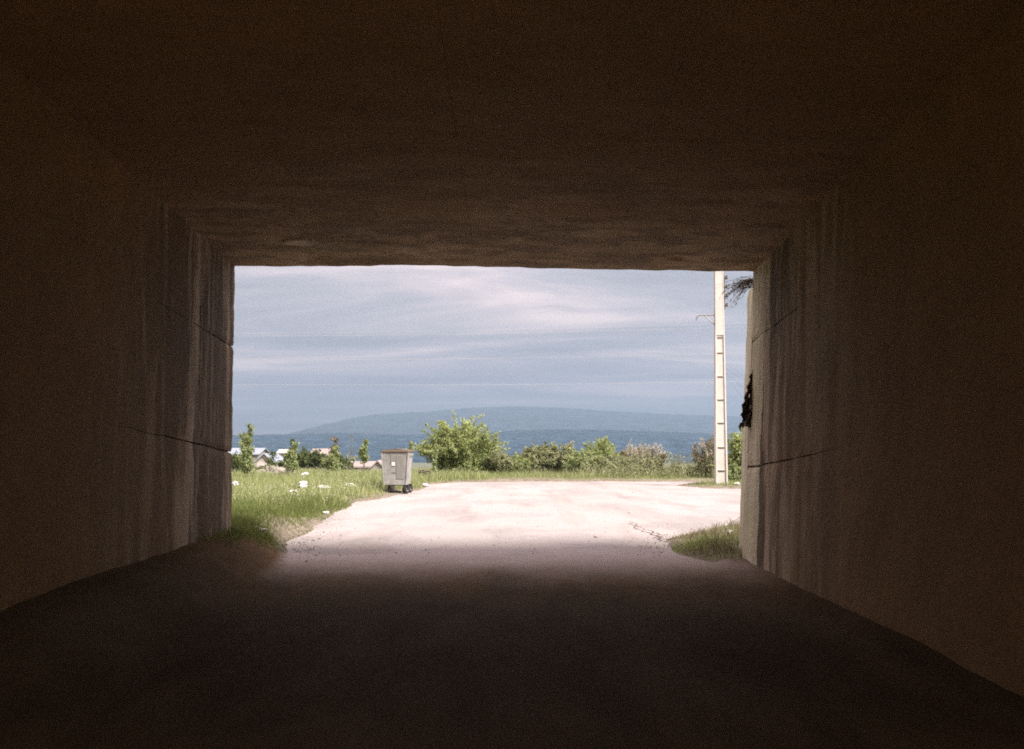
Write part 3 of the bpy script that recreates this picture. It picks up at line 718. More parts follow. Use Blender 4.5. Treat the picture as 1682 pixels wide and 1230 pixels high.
# plumed shrub
pb = base_at(1066, 786, 51.5)
pr = plant('plumed_shrub', 'rounded brown shrub crowned with upright silvery plumes', pb, hgt(738, pb), span(72, pb), stems=16, lean=0.4, twigs=11, leaves=30, size=0.11, aspect=0.35, leafmat='leaf_brown', seed=300, start=0.12, twig_len=0.30, cluster=0.12, tone=(0.35,0.2))
def plumes(parent, n, h0, h1, w, seed):
    r = rng(seed); mb = MB()
    for k in range(n):
        a = r.uniform(0, 6.283); q = r.uniform(0, 1)**0.6; x, y = math.cos(a)*q*w/2, math.sin(a)*q*w/2; C = []
        z0 = h0*(1-0.35*q*q)*r.uniform(0.75, 1); z1 = z0 + (h1-h0)*r.uniform(0.4, 1.0); ox, oy = x*0.25, y*0.25
        mb.tube([(x*0.6, y*0.6, z0*0.4), (x, y, z0), (x+ox, y+oy, z1)], [0.012, 0.010, 0.005], 4)
        for l in range(26):
            u_ = r.uniform(0, 1); C.append((x+ox*u_ + r.normal(0, 0.02), y+oy*u_ + r.normal(0, 0.02), z0 + (z1-z0)*u_))
        V, F = leaves_mesh(np.array(C), 0.11, 0.28, r, 1.6)
        big_mesh('plume', V, F, M['leaf_plume'], parent, tone=np.repeat(r.uniform(0.2, 1, len(C)), 4))['kind'] = 'stuff'
    mb.build('stalks', M['stem'], parent)
plumes(pr, 52, hgt(742, pb), hgt(718, pb), span(66, pb), 5)
pb2 = base_at(1037, 786, 53.0)
pr2 = plant('plumed_shrub', 'slim shrub with two tall pale plumes, left of the rounded plumed shrub', pb2, hgt(748, pb2), span(22, pb2), stems=6, twigs=8, leaves=22, size=0.10, leafmat='leaf_brown', seed=310, start=0.15)
plumes(pr2, 9, hgt(738, pb2), hgt(712, pb2), span(16, pb2), 8)
put('bush', 'small dark green bush low on the verge left of the utility pole', 1143, 782, 764, 34, Y=50, stems=8, lean=0.2, twigs=9, leaves=30, size=0.10, aspect=0.6, leafmat='leaf_dark', seed=320, start=0.1, twig_len=0.4)
put('bush', 'low reddish-brown bush at the right end of the row', 1112, 784, 762, 44, Y=53, stems=8, lean=0.2, twigs=9, leaves=24, size=0.11, aspect=0.5, leafmat='leaf_brown', seed=321, start=0.1, twig_len=0.4)
b_ = base_at(1165, 790, 48)
rr_ = plant('shrub', 'dry brown shrub with pale feathery tips left of the utility pole', b_, hgt(715, b_), span(56, b_), stems=14, lean=0.35, twigs=12, leaves=24, size=0.10, aspect=0.35, leafmat='leaf_brown', seed=322, start=0.14, twig_len=0.28, tone=(0.45,0.2))
plumes(rr_, 16, hgt(728, b_), hgt(706, b_), span(48, b_), 15)
put('bush', 'leafy green bush between the utility pole and the right wall', 1216, 797, 704, 50, Y=43.5, stems=16, lean=0.3, twigs=12, leaves=30, size=0.13, aspect=0.5, leafmat='leaf_fresh', seed=323, start=0.10, twig_len=0.30, tone=(0.6,0.2))
put('bush', 'low leafy bush at the foot of the utility pole, right side', 1203, 800, 764, 30, Y=42.6, stems=8, lean=0.3, twigs=9, leaves=28, size=0.10, aspect=0.5, leafmat='leaf_pale', seed=324, start=0.1, twig_len=0.35)
# stalk plants in front of the big bush
for px, foot, top, sd_, lab in ((716, 790, 733, 41, 'tall pale flowering stalk in front of the left part of the large bush'), (771, 791, 744, 42, 'pale flowering stalk in front of the right part of the large bush'), (675, 792, 728, 43, 'pale leafy sapling peeking out just right of the waste container')):
    put('stalk_plant', lab, px, foot, top, 12 if sd_ != 43 else 16, Y=48.2 if sd_ != 43 else 46.5, stems=2 if sd_ < 43 else 3, lean=0.2, twigs=14, leaves=12, size=0.10, aspect=0.6, leafmat='leaf_pale', seed=sd_, start=0.2 if sd_ < 43 else 0.65, twig_len=0.10, stemmat='stem', rad=0.014, cat='plant')
# left field: saplings, bushes
put('sapling', 'tall slim poplar-like sapling with pale leaves by the left wall', 408, 790, 700, 30, Y=47, stems=3, lean=0.2, twigs=26, leaves=30, size=0.11, aspect=0.6, leafmat='leaf_pale', seed=51, start=0.12, twig_len=0.17, cat='sapling', group='young saplings in the field', rad=0.02)
put('sapling', 'pale leafy sapling with slanting stem before the dark garden trees', 482, 790, 728, 32, Y=47.5, stems=3, lean=0.3, twigs=22, leaves=26, size=0.11, aspect=0.6, leafmat='leaf_pale', seed=52, start=0.25, twig_len=0.2, cat='sapling', group='young saplings in the field', rad=0.018)
put('sapling', 'pale bushy sapling in front of the brown-topped conifer', 550, 788, 734, 36, Y=49, stems=4, lean=0.3, twigs=20, leaves=26, size=0.11, aspect=0.6, leafmat='leaf_pale', seed=53, start=0.25, twig_len=0.20, cat='sapling', group='young saplings in the field', rad=0.018)
put('sapling', 'thin bare-stemmed sapling with a leafy tuft above the low white house', 599, 790, 725, 28, Y=47, stems=2, lean=0.5, twigs=14, leaves=34, size=0.11, aspect=0.6, leafmat='leaf_pale', seed=54, start=0.52, twig_len=0.16, cat='sapling', group='young saplings in the field', rad=0.022)
put('sapling', 'nearly bare wispy sapling beside the leafy-tufted one', 577, 788, 712, 12, Y=52, stems=1, lean=0.2, twigs=12, leaves=5, size=0.08, aspect=0.5, leafmat='leaf_brown', seed=55, start=0.4, twig_len=0.10, cat='sapling', group='young saplings in the field', rad=0.016)
put('bush', 'dark bush at the far left against the underpass wall', 386, 788, 748, 46, Y=52, stems=12, lean=0.2, twigs=10, leaves=30, size=0.13, aspect=0.5, leafmat='leaf_dark', seed=61, start=0.1, twig_len=0.35)
put('bush', 'greyish bush right of the tall slim sapling', 440, 788, 766, 60, Y=53, stems=9, lean=0.2, twigs=9, leaves=26, size=0.12, aspect=0.4, leafmat='leaf_olive', seed=62, start=0.1, twig_len=0.4, tone=(0.4,0.2))
# garden trees farther down by the houses
def tree(label, px, top, wd, Y, lm, seed, stems=9, size=0.26, lean=0.25, start=0.25, twl=0.30, tone=(0.5,0.2)):
    b = base_at(px, 0, Y)
    return plant('tree', label, b, hgt(top, b), span(wd, b), stems=stems, lean=lean, twigs=12, leaves=30, size=size, aspect=0.55, leafmat=lm, seed=seed, start=start, twig_len=twl, cat='tree', group='garden trees by the houses', rad=0.09, parts=('crown', 'trunk'), cluster=0.12, tone=tone)
tree('dark rounded garden tree left of the pink-roofed house', 495, 741, 78, 95, 'leaf_dark', 71, 20)
tree('dark conical garden tree behind the slanting sapling', 479, 722, 24, 110, 'leaf_dark', 72, 5, lean=0.1, start=0.2, twl=0.14)
tree('small dark garden tree beside the small grey-roofed hut', 448, 742, 22, 120, 'leaf_dark', 73, 5)
tree('dark bushy garden tree in front of the pink-roofed house', 518, 744, 52, 85, 'leaf_dark', 74, 16, tone=(0.35,0.2))
tree('tall conifer with a brownish top between the two right-hand houses', 549, 718, 26, 105, 'leaf_brown', 75, 5, lean=0.1, start=0.2, twl=0.14, tone=(0.25,0.2))
tree('low dark garden tree left of the low white house', 556, 750, 52, 80, 'leaf_dark', 76, 14)
tree('pale round garden tree seen over the roof of the low white house', 578, 750, 22, 140, 'leaf_olive', 77, 6)

# ------------------------------------------------------------------ houses
M['plaster'] = simple('white_plaster', (0.32, 0.285, 0.265), 0.2, 1.5)
M['plaster_blue'] = simple('pale_blue_plaster', (0.42, 0.47, 0.55), 0.1, 1.5)
M['plaster_pink'] = simple('pinkish_plaster', (0.52, 0.44, 0.42), 0.12, 1.5)
M['roof_blue'] = simple('pale_blue_sheet_roof', (0.21, 0.235, 0.28), 0.15, 2.0, 0.5)
M['roof_pink'] = simple('weathered_pink_roof', (0.25, 0.205, 0.195), 0.2, 2.0)
M['roof_grey'] = simple('grey_sheet_roof', (0.34, 0.31, 0.29), 0.15, 2.0)
M['glass_dark'] = simple('dark_window', (0.03, 0.035, 0.04), 0.2, 3.0, 0.2)
M['timber'] = simple('weathered_timber', (0.17, 0.13, 0.095), 0.3, 9.0)
def house(label, px0, px1, y_eave, y_ridge, Y, wallm, roofm, depth=6.0, along=True, over=0.35, base_drop=None, wins=3, rz=0.0):
    xm = (px0+px1)/2; wdt = (px1-px0)/FPX*Y; x = (xm-CX)/FPX*Y; zb = gz(x, Y) - 0.2
    ze = at(xm, y_eave, Y).z - zb; zr = at(xm, y_ridge, Y).z - zb
    root = empty('house', (x, Y, zb), rz); tag(root, label, 'house', 'houses beyond the field')
    h = wdt/2; wl = MB(); rf = MB(); tk = 0.12
    wl.box(-h, h, 0, depth, 0, ze)
    if along:       # ridge parallel to the picture
        wl.add([(-h,0,ze),(-h,depth,ze),(-h,depth/2,zr-0.05),(h,0,ze),(h,depth,ze),(h,depth/2,zr-0.05)], [(0,2,1),(3,4,5),(0,3,5,2),(1,2,5,4)])
        s = (zr-ze)/(depth/2); e0 = -over
        for sg in (0, 1):
            ya, yb = (-over, depth/2) if sg == 0 else (depth+over, depth/2)
            za = ze - s*over
            rf.hexa([(-h-over,ya,za),(h+over,ya,za),(h+over,yb,zr),(-h-over,yb,zr),(-h-over,ya,za+tk),(h+over,ya,za+tk),(h+over,yb,zr+tk),(-h-over,yb,zr+tk)])
    else:           # gable towards us
        wl.add([(-h,0,ze),(h,0,ze),(0,0,zr-0.05),(-h,depth,ze),(h,depth,ze),(0,depth,zr-0.05)], [(0,1,2),(3,5,4),(0,2,5,3),(1,4,5,2)])
        s = (zr-ze)/h
        for sg in (-1, 1):
            xa = sg*(h+over); za = ze - s*over
            rf.hexa([(xa,-over,za),(0,-over,zr),(0,depth+over,zr),(xa,depth+over,za),(xa,-over,za+tk),(0,-over,zr+tk),(0,depth+over,zr+tk),(xa,depth+over,za+tk)])
    wall_o = wl.build('wall', M[wallm], root); rf.build('roof', M[roofm], root)
    for k in range(wins):
        cx_ = -h + (k+0.7)*2*h/(wins+0.4); z0 = max(0.3, ze-1.9)
        f = MB().box(cx_-0.48, cx_+0.48, -0.05, 0.02, z0, z0+1.25).build('window', M['timber'], root)
        MB().box(cx_-0.40, cx_+0.40, -0.07, 0.0, z0+0.08, z0+1.17).build('pane', M['glass_dark'], f)
    return root
house('white house with pale blue sheet roof at the far left', 352, 424, 746, 737, 150, 'plaster', 'roof_blue', 7, True, wins=3)
house('small gabled house with dark eaves right of the tall slim sapling', 424, 447, 756, 746, 135, 'plaster_pink', 'roof_blue', 7, False, wins=1)
house('tiny grey-roofed hut between the garden trees', 458, 470, 744, 739, 170, 'plaster_pink', 'roof_grey', 4, True, over=0.3, wins=1)
house('pale blue house with weathered pink roof above the garden trees', 514, 538, 747, 738, 160, 'plaster_blue', 'roof_pink', 6, True, over=0.5, wins=2)
house('brown-roofed lean-to below the pale blue house', 527, 543, 759, 755, 110, 'plaster_pink', 'timber', 3, True, over=0.25, wins=0)
house('low white house with pale roof left of the waste container', 572, 612, 767, 760, 100, 'plaster', 'roof_pink', 5, True, over=0.35, wins=3)
house('white gable-fronted annex at the right end of the low house', 612, 630, 767, 758, 99, 'plaster', 'roof_pink', 6, False, over=0.2, wins=0)
# mast of broken concrete among the weeds
def blob(name, label, cat, p, s, mat, seed, group=None, n=2, rough=0.35, sq=0.0):
    bm = bmesh.new(); bmesh.ops.create_icosphere(bm, subdivisions=n, radius=1)
    for v in bm.verts:
        c = v.co.copy(); k = 1 + rough*fbm(c.x*1.6+seed*3.1, c.y*1.6, c.z*1.6, 4)
        if sq: k *= 1/ max(0.72, max(abs(c.x), abs(c.y), abs(c.z)))**sq
        v.co = Vector((c.x*s[0]*k, c.y*s[1]*k, c.z*s[2]*k))
    me = bpy.data.meshes.new(name); bm.to_mesh(me); bm.free(); me.materials.append(mat)
    o = bpy.data.objects.new(name, me); COL.objects.link(o); o.location = p; tag(o, label, cat, group); return o
M['rubble'] = simple('broken_concrete', (0.24, 0.21, 0.18), 0.3, 5, 0.95, 0, 0.5)
M['pebble'] = simple('pale_pebbles', (0.30, 0.26, 0.23), 0.35, 9, 0.95)
M['white_bag'] = simple('white_plastic', (0.52, 0.49, 0.48), 0.12, 9, 0.45)
M['paper'] = simple('litter_paper', (0.55, 0.52, 0.48), 0.15, 14, 0.8)
def onground(px, py, dz=0.0, extra=0.12):
    g = gnd(px, py, extra); return Vector((g.x, g.y, gz(g.x, g.y) + dz))
for i, (px, py, sx, sz, lab) in enumerate([
    (470, 783, 0.75, 0.40, 'grey weathered concrete lump half buried before the dark garden trees'),
    (447, 771, 0.45, 0.45, 'pale broken concrete block above the greyish bush'),
    (432, 780, 0.60, 0.30, 'low grey rubble lump left of the pale broken block')]):
    b = base_at(px, 0, 49 + i*1.5); b.z = at(px, py, b.y).z
    b.z = gz(b.x, b.y) + sz*0.42
    blob('concrete_rubble', lab, 'rubble', b, (sx*0.55, sx*0.5, sz*0.6), M['rubble'], i+3, 'broken concrete in the field', 3, 0.45, 0.8)
# wall of field stones is not needed: litter instead
litter = [(497,806,0.34,0.17,'bulky white plastic bag in the weeds, its tail trailing left',1),
 (482,810,0.26,0.05,'flat white plastic strip trailing left of the bulky bag',2),
 (531,806,0.36,0.09,'flattened white bag between the bulky bag and the long one',3),
 (575,803,0.36,0.11,'long white bag in the weeds nearest the waste container',4),
 (386,803,0.20,0.13,'small white bag at the foot of the left wall edge',5),
 (501,783,0.32,0.14,'white bag far back in the weeds below the dark trees',6),
 (536,831,0.16,0.06,'small white scrap on the grass edge beside the gravel',7),
 (587,814,0.12,0.06,'tiny white scrap at the road edge left of the container',8),
 (1196,876,0.07,0.07,'white crumpled cup on the dark soil by the right jamb',9),
 (1211,799,0.20,0.10,'small white bag at the bush right of the utility pole',10),
 (699,791,0.30,0.10,'pale plastic sheet on the verge right of the waste container',11),
 (697,776,0.22,0.12,'white bag lying on the pallet heap behind the container',12)]
for px, py, s, hh, lab, sdn in litter:
    p = onground(px, py, hh*0.4 + (0.13 if 380 < px < 600 and py < 812 else 0.0), 0.05 if px > 1100 else 0.2)
    if sdn == 9: p = Vector((3.44, 17.5, gz(3.44, 17.5) + 0.08))
    blob('plastic_litter', lab, 'litter', p, (s*0.42, s*0.34, hh*0.5), M['white_bag'], sdn, 'white litter lying about', 3, 0.8)
for px, py, s, lab in ((505,865,0.10,'pale paper scrap on the dirt at the end of the left grass'), (421,889,0.12,'pale flattened paper at the toe of the left bank'),
                       (322,894,0.07,'crumpled paper ball at the foot of the left wall'), (347,900,0.06,'curled white scrap beside the crumpled paper ball'), (284,920,0.09,'dim paper scrap deepest inside along the left wall')):
    p = onground(px, py, 0.02, 0.15)
    blob('paper_litter', lab, 'litter', p, (s, s*0.6, 0.03), M['paper'], px*0.01, 'paper scraps on the left bank', 2, 0.8)
# scattered stones at the road edge
r = rng(77); V = []; F = []
tmpl = bmesh.new(); bmesh.ops.create_icosphere(tmpl, subdivisions=1, radius=1); tv = np.array([v.co[:] for v in tmpl.verts]); tf = np.array([[v.index for v in f.verts] for f in tmpl.faces]); tmpl.free()
P = np.column_stack([r.uniform(-9, 5, 30000), r.uniform(4, 44, 30000)]); d = road_dist(P)
k = ((np.abs(d+0.25) < 0.12 + 0.35*r.uniform(0, 1, len(P))**2) | ((d < 0) & (r.uniform(0, 1, len(P)) < 0.035))) & (P[:,1] > 11); P = P[k]; d = d[k]
for q, dd in zip(P, d):
    s = r.uniform(0.004, 0.012) * (1.0 if r.uniform() < 0.96 else 2.2)
    V.append(tv * (s*r.uniform(0.7, 1.3, 3)) * (1 + 0.2*r.standard_normal((len(tv), 1))) + np.array([q[0], q[1], max(0.0, gz(q[0], q[1])) + s*0.3])); F.append(tf + len(V[:-1])*len(tv))
o = big_mesh('gravel', np.vstack(V), np.vstack(F), M['pebble']); o['kind'] = 'stuff'; o['label'] = 'loose gravel along the road edges'; o['category'] = 'gravel'

# ------------------------------------------------------------------ waste container
def metal_grey():
    m, t, b = mat_base('worn_grey_container')
    g = N(t, 'ShaderNodeTexCoord')
    f = nz(t, g.outputs['Object'], 3.0, 6, 0.6); c = ramp(t, f, [(0.35, (0.21,0.20,0.188)), (0.55, (0.30,0.29,0.275)), (0.7, (0.36,0.35,0.335))])
    s = nz(t, g.outputs['Object'], 30, 5, 0.7); c = mixc(t, ramp(t, s, [(0.62,(0,0,0)),(0.72,(0.6,0.6,0.6))]), c, (0.16,0.11,0.07))
    t.links.new(c, b.inputs['Base Color']); b.inputs['Roughness'].default_value = 0.55; b.inputs['Metallic'].default_value = 0.1
    return m
M['bin'] = metal_grey(); M['bin_panel'] = simple('dull_panel', (0.20, 0.19, 0.175), 0.15, 6, 0.7); M['bin_lid'] = simple('brown_lid', (0.115, 0.085, 0.062), 0.25, 8, 0.6)
M['rubber'] = simple('black_rubber', (0.022, 0.018, 0.016), 0.3, 12, 0.8); M['sticker'] = simple('white_sticker', (0.75, 0.73, 0.72), 0.05, 12, 0.5); M['steel'] = simple('dull_steel', (0.30, 0.28, 0.26), 0.2, 12, 0.5, 0.5)
bp = gnd(649.5, 811.5)
dump = empty('waste_container', (bp.x, bp.y + 0.6, 0.0), math.radians(-2.5)); tag(dump, 'grey wheeled waste container with brown lid standing at the road edge', 'waste container')
hw0, hw1, dl0, dl1, zb, zt = 0.34, 0.415, 0.50, 0.60, 0.255, 1.31
ob = MB().hexa([(-hw0,-dl0,zb),(hw0,-dl0,zb),(hw0,dl0,zb),(-hw0,dl0,zb),(-hw1,-dl1,zt),(hw1,-dl1,zt),(hw1,dl1,zt),(-hw1,dl1,zt)]).build('body', M['bin'], dump, bevel=0.035)
def on_front(u0, u1, z0, z1, th):   # slab on the sloping front face
    def y(z): return -(dl0 + (dl1-dl0)*(z-zb)/(zt-zb))
    return MB().hexa([(u0,y(z0)-th,z0),(u1,y(z0)-th,z0),(u1,y(z0)+0.01,z0),(u0,y(z0)+0.01,z0),(u0,y(z1)-th,z1),(u1,y(z1)-th,z1),(u1,y(z1)+0.01,z1),(u0,y(z1)+0.01,z1)])
on_front(0.04, 0.29, 0.46, 1.20, 0.012).build('side_panel', M['bin_panel'], dump, bevel=0.004)
on_front(-0.14, 0.06, 0.95, 1.22, 0.012).build('side_panel', M['bin_panel'], dump, bevel=0.004)
on_front(-0.10, -0.005, 0.88, 0.985, 0.018).build('sticker', M['sticker'], dump)
on_front(-0.075, -0.03, 0.905, 0.955, 0.020).build('sticker_mark', M['plaster_blue'], dump)
on_front(-0.09, 0.03, 0.66, 0.695, 0.016).build('nameplate', M['bin_panel'], dump)
for sx in (-1, 1):
    MB().hexa([(sx*hw0-0.022,-dl0-0.02,zb+0.02),(sx*hw0+0.022,-dl0-0.02,zb+0.02),(sx*hw0+0.022,-dl0+0.03,zb+0.02),(sx*hw0-0.022,-dl0+0.03,zb+0.02),
               (sx*hw1-0.022,-dl1-0.02,zt),(sx*hw1+0.022,-dl1-0.02,zt),(sx*hw1+0.022,-dl1+0.03,zt),(sx*hw1-0.022,-dl1+0.03,zt)]).build('corner_post', M['bin'], dump, bevel=0.006)
MB().box(-hw1-0.025, hw1+0.025, -dl1-0.03, dl1+0.03, zt-0.02, zt+0.045).build('rim', M['bin_lid'], dump, bevel=0.012)
lid = MB(); nl = 8
for i in range(nl):     # gently arched lid
    x0, x1 = -hw1 + 2*hw1*i/nl, -hw1 + 2*hw1*(i+1)/nl; z0, z1 = (zt+0.047+0.045*math.sin(math.pi*(q)/nl) for q in (i, i+1))
    lid.hexa([(x0,-dl1,zt+0.03),(x1,-dl1,zt+0.03),(x1,dl1,zt+0.03),(x0,dl1,zt+0.03),(x0,-dl1,z0),(x1,-dl1,z1),(x1,dl1,z1),(x0,dl1,z0)])
lid.build('lid', M['bin_lid'], dump)
MB().tube([(hw1-0.02,-0.30,zt-0.10),(hw1+0.04,-0.30,zt-0.10),(hw1+0.04,0.45,zt-0.10),(hw1-0.02,0.45,zt-0.10)], 0.014, 6).build('handle', M['steel'], dump)
for sx, sy in ((-0.14,-0.42),(0.32,-0.40),(-0.28,0.42),(0.32,0.42)):
    wheel = empty('wheel', (sx, sy, 0.135)); wheel.scale = (1.35, 1.08, 1.08); wheel.parent = dump; wheel.rotation_euler.z = math.radians(35 if sx < 0 else -25)
    tm = MB(); nr = 20
    for (xa, ra) in ((-0.045,0.105),(-0.03,0.125),(0.03,0.125),(0.045,0.105)):
        tm.v += [(xa, ra*math.cos(2*math.pi*k/nr), ra*math.sin(2*math.pi*k/nr)) for k in range(nr)]
    for q in range(3): tm.f += [(q*nr+k, q*nr+(k+1)%nr, (q+1)*nr+(k+1)%nr, (q+1)*nr+k) for k in range(nr)]
    tm.f += [tuple(range(nr-1,-1,-1)), tuple(3*nr+k for k in range(nr))]
    tm.build('tyre', M['rubber'], wheel)
    MB().tube([(-0.05,0,0),(0.05,0,0)], 0.055, 12).build('rim', M['steel'], wheel)
    MB().box(-0.062,-0.052,-0.03,0.03,-0.01,0.135).box(0.052,0.062,-0.03,0.03,-0.01,0.135).box(-0.062,0.062,-0.045,0.045,0.115,0.138).build('fork', M['rubber'], wheel)
# pallet heap right behind it
pq = base_at(697, 0, 45.5)
pal = empty('wooden_pallet', (pq.x, pq.y, pq.z + 0.02), math.radians(20)); pal.rotation_euler = (math.radians(-55), math.radians(10), math.radians(20)); tag(pal, 'weathered slatted pallet leaning in the weeds behind the waste container', 'pallet')
pal.location.z += 0.16; pal.scale = (0.5, 0.5, 0.5)
for k in range(5): MB().box(-0.5, 0.5, -0.5+k*0.22, -0.5+k*0.22+0.13, 0.07, 0.095).build('slat', M['timber'], pal)
for k in range(3): MB().box(-0.49+k*0.44, -0.39+k*0.44, -0.5, 0.51, 0.0, 0.068).build('bearer', M['timber'], pal)

# ------------------------------------------------------------------ utility pole
M['pole'] = simple('pale_cast_concrete', (0.47, 0.43, 0.39), 0.12, 4, 0.9, 0, 0.35)
M['insul'] = simple('brown_insulator', (0.045, 0.032, 0.025), 0.2, 8, 0.35)
M['galv'] = simple('galvanised_steel', (0.17, 0.16, 0.14), 0.2, 10, 0.5, 0.4)
pp = gnd(1184.5, 798.5)
pole = empty('utility_pole', (pp.x, pp.y, -0.05)); tag(pole, 'pale concrete utility pole with recessed panels and a bent bracket', 'utility pole')
PH = 8.75
def pw(z): return 0.235 - 0.085*z/PH          # half width
def pd(z): return 0.16 - 0.05*z/PH
ds = pp.y / FPX
bars = [at(0, y, pp.y).z + 0.05 for y in (773, 735, 695, 657, 619, 580, 555)]
frame = MB()
for sx in (-1, 1):
    f0, f1 = 0.30, 0.30
    frame.hexa([(sx*pw(0) if sx<0 else pw(0)*(1-f0*1.0),-pd(0),-0.6),(pw(0) if sx>0 else -pw(0)*(1-f0),-pd(0),-0.6),(pw(0) if sx>0 else -pw(0)*(1-f0),pd(0),-0.6),(sx*pw(0) if sx<0 else pw(0)*(1-f0),pd(0),-0.6),
                (sx*pw(PH) if sx<0 else pw(PH)*(1-f1),-pd(PH),PH),(pw(PH) if sx>0 else -pw(PH)*(1-f1),-pd(PH),PH),(pw(PH) if sx>0 else -pw(PH)*(1-f1),pd(PH),PH),(sx*pw(PH) if sx<0 else pw(PH)*(1-f1),pd(PH),PH)])
frame.build('flange', M['pole'], pole, bevel=0.012)
web = MB(); g = 0.68
web.hexa([(-pw(0)*g,-pd(0)+0.045,-0.6),(pw(0)*g,-pd(0)+0.045,-0.6),(pw(0)*g,pd(0)-0.045,-0.6),(-pw(0)*g,pd(0)-0.045,-0.6),
          (-pw(PH)*g,-pd(PH)+0.03,PH),(pw(PH)*g,-pd(PH)+0.03,PH),(pw(PH)*g,pd(PH)-0.03,PH),(-pw(PH)*g,pd(PH)-0.03,PH)])
web.build('web', M['pole'], pole)
for z in bars:      # cross ribs: lip above each recess
    q = pw(z)*0.705; y0 = -pd(z) + 0.004
    MB().hexa([(-q*0.72,y0+0.10,z-0.05),(q*0.72,y0+0.10,z-0.05),(q*0.72,y0+0.16,z-0.05),(-q*0.72,y0+0.16,z-0.05),(-q,y0,z+0.02),(q,y0,z+0.02),(q,y0+0.2,z+0.02),(-q,y0+0.2,z+0.02)]).build('cross_rib', M['pole'], pole)
    MB().box(-q*0.62, q*0.62, y0+0.03, y0+0.06, z-0.04, z-0.0).build('slot_shadow', M['galv'], pole)  # dark block painted in as the shadow under each rib
ztop = bars[-1] + 0.10
q0, q1 = pw(ztop)*0.705, pw(PH)*0.705
MB().hexa([(-q0,-pd(ztop)+0.006,ztop),(q0,-pd(ztop)+0.006,ztop),(q0,-pd(ztop)+0.1,ztop),(-q0,-pd(ztop)+0.1,ztop),(-q1,-pd(PH)+0.006,PH-0.01),(q1,-pd(PH)+0.006,PH-0.01),(q1,-pd(PH)+0.1,PH-0.01),(-q1,-pd(PH)+0.1,PH-0.01)]).build('solid_head', M['pole'], pole)
zi = lambda y: at(0, y, pp.y).z + 0.05
xi = lambda x: at(x, 600, pp.y).x - pp.x
bk = pole_b = MB().tube([(xi(1178),-0.05,zi(518)),(xi(1150),-0.05,zi(518)),(xi(1146.5),-0.05,zi(519.5)),(xi(1143.5),-0.05,zi(526))], 0.022, 6).build('bracket', M['galv'], pole)
MB().tube([(xi(1178),-0.05,zi(537)),(xi(1158),-0.05,zi(518.5))], 0.018, 6).build('brace', M['galv'], pole_b)
rack = MB().box(xi(1190.5), xi(1192.2), -0.03, 0.03, zi(508), zi(452)).build('insulator_rack', M['galv'], pole)
for y in (456.5, 471.5, 486, 501.5):
    z = zi(y); mb = MB()
    for (dz, rr) in ((0.0, 0.05), (0.075, 0.04)): mb.tube([(xi(1194.8),-0.03,z-0.05+dz),(xi(1194.8),-0.03,z+0.01+dz)], [rr*1.2, rr*0.8], 10)
    mb.tube([(xi(1191),-0.03,z),(xi(1194.8),-0.03,z)], 0.012, 5)
    mb.build('insulator', M['insul'], rack)
for i, (x0, y0, x1, y1) in enumerate([(1192,458,1262,492),(1192,473,1262,503),(1192,488,1262,528),(1192,503,1262,560)]):
    a, b = at(1195, y0, pp.y), at(x1, y1, pp.y); a.y -= 0.03; c = (a+b)/2
    e_ = a + (b-a)*8; e_.y += 10
    MB().tube([a, a.lerp(e_,0.25)-Vector((0,0,0.10)), a.lerp(e_,0.5)-Vector((0,0,0.14)), a.lerp(e_,0.75)-Vector((0,0,0.10)), e_], 0.006, 4).build('service_wire', M['galv'], pole)
# power line farther off
M['wire'] = simple('bright_aluminium_wire', (0.40, 0.38, 0.38), 0.05, 2, 0.4, 0.0)
WL = [(548,533.5,'upper of the close pair of pale power wires across the sky'), (552.5,540,'lower of the close pair of pale power wires across the sky'), (592.5,583,'single pale power wire at mid height of the sky'), (634,629,'lowest pale power wire just above the mountain')]
for (yl, yr, lab) in WL:
    Y = 92.0; pts = []
    A, B = at(560, yl, Y), at(1175, yr, Y)
    for k in range(25):
        t_ = -1.2 + 3.4*k/24; p = A + (B-A)*t_; p.z += 0.35*(t_-0.5)**2; pts.append(p)
    o = MB().tube(pts, 0.008, 4).build('power_wire', M['wire'], None); tag(o, lab, 'power wire', 'distant power line wires')

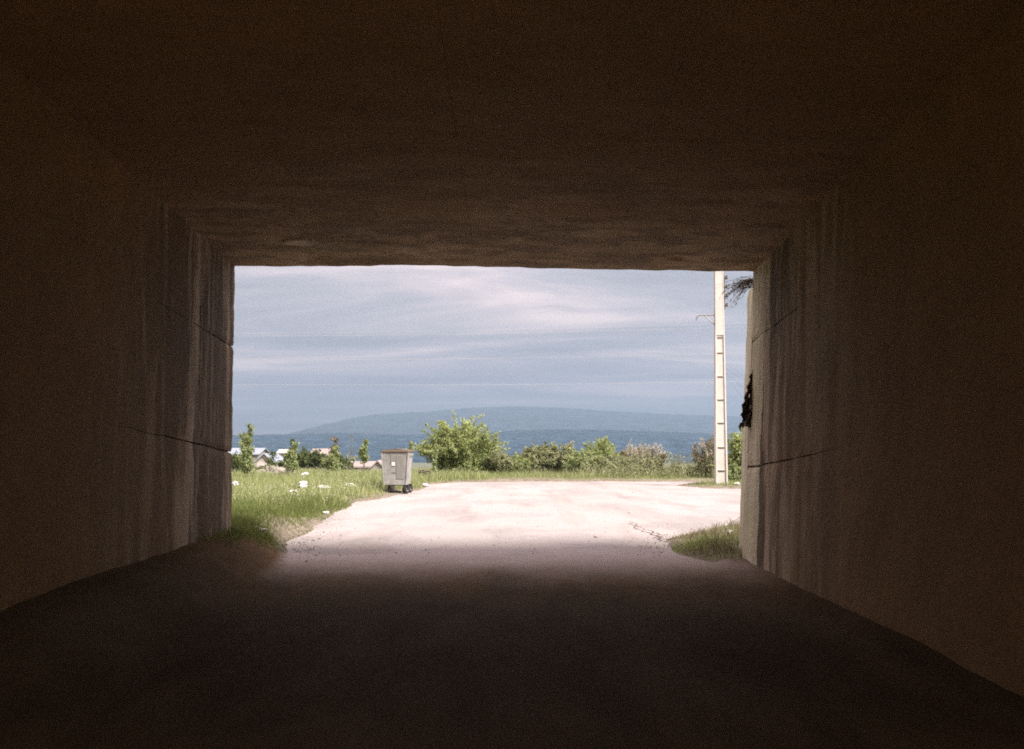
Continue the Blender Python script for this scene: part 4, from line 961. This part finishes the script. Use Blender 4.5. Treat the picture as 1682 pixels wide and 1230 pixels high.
# ------------------------------------------------------------------ things hanging at the right jamb
M['rag'] = simple('dark_torn_plastic', (0.13, 0.10, 0.075), 0.4, 18, 0.7)
def rag():
    vs = []; fs = []; nr, nc = 16, 8; r = rng(9)
    for j in range(nr+1):
        t_ = j/nr; y_ = 606 + t_*94
        xl = 1236 - 14*min(1, t_*1.5)**0.8 - 7*t_*t_ + 2.2*math.sin(j*2.3); xr_ = 1238 - 2*t_ - 8*max(0, t_-0.55)
        for i in range(nc+1):
            u_ = i/nc; p = at(xl + (xr_-xl)*u_, y_ + (9*r.uniform() if j == nr and i % 2 else 0) , 13.93 - 0.05*math.sin(u_*7 + t_*3) + 0.03*r.normal()*t_)
            vs.append(p)
    b = len(vs); vs += [Vector((v.x, v.y+0.006, v.z)) for v in vs]; w = nc+1
    for j in range(nr):
        for i in range(nc):
            if r.uniform() < 0.07 and j > 6: continue
            q = (j*w+i, j*w+i+1, (j+1)*w+i+1, (j+1)*w+i); fs.append(q); fs.append(tuple(a+b for a in q[::-1]))
    o = mesh_obj('torn_plastic', vs, fs, M['rag']); tag(o, 'dark torn plastic sheet hanging from the right jamb', 'plastic sheet')
rag()
def dry_tuft(name, label, px, py, Y, n, spread, seed, length, sag, leafy=True):
    r = rng(seed); root = empty(name, at(px, py, Y)); tag(root, label, 'plant'); mb = MB(); C = []
    for k in range(n):
        a = r.uniform(-1, 1); L = length*r.uniform(0.4, 1.1)
        d = Vector((-math.cos(a*0.9)*spread, r.normal(0, 0.3), math.sin(a)*0.45)).normalized(); p = Vector((r.normal(0,0.03), r.normal(0,0.05), r.normal(0,0.03))); pts = [p]
        for s in range(5):
            p = p + d*L/5; d = (d + Vector((r.normal(0,0.18), r.normal(0,0.18), -sag*r.uniform(0.3,1.2)))).normalized(); pts.append(p)
            for q in range(3): C.append(p + Vector(r.normal(0, 0.012, 3)))
        mb.tube(pts, [0.0032,0.0028,0.0024,0.002,0.0016,0.001], 4)
    mb.build('twigs', M['bark'], root)
    V, F = leaves_mesh(np.array([tuple(c) for c in C]), 0.022, 0.5, r, 0); big_mesh('dry_leaves', V, F, M['leaf_brown'], root, tone=np.repeat(r.uniform(0.4, 1.0, len(C)), 4))
dry_tuft('hanging_weed', 'dry twiggy weed hanging at the upper right corner of the exit', 1238, 463, 14.08, 46, 1.0, 4, 0.42, 0.28)
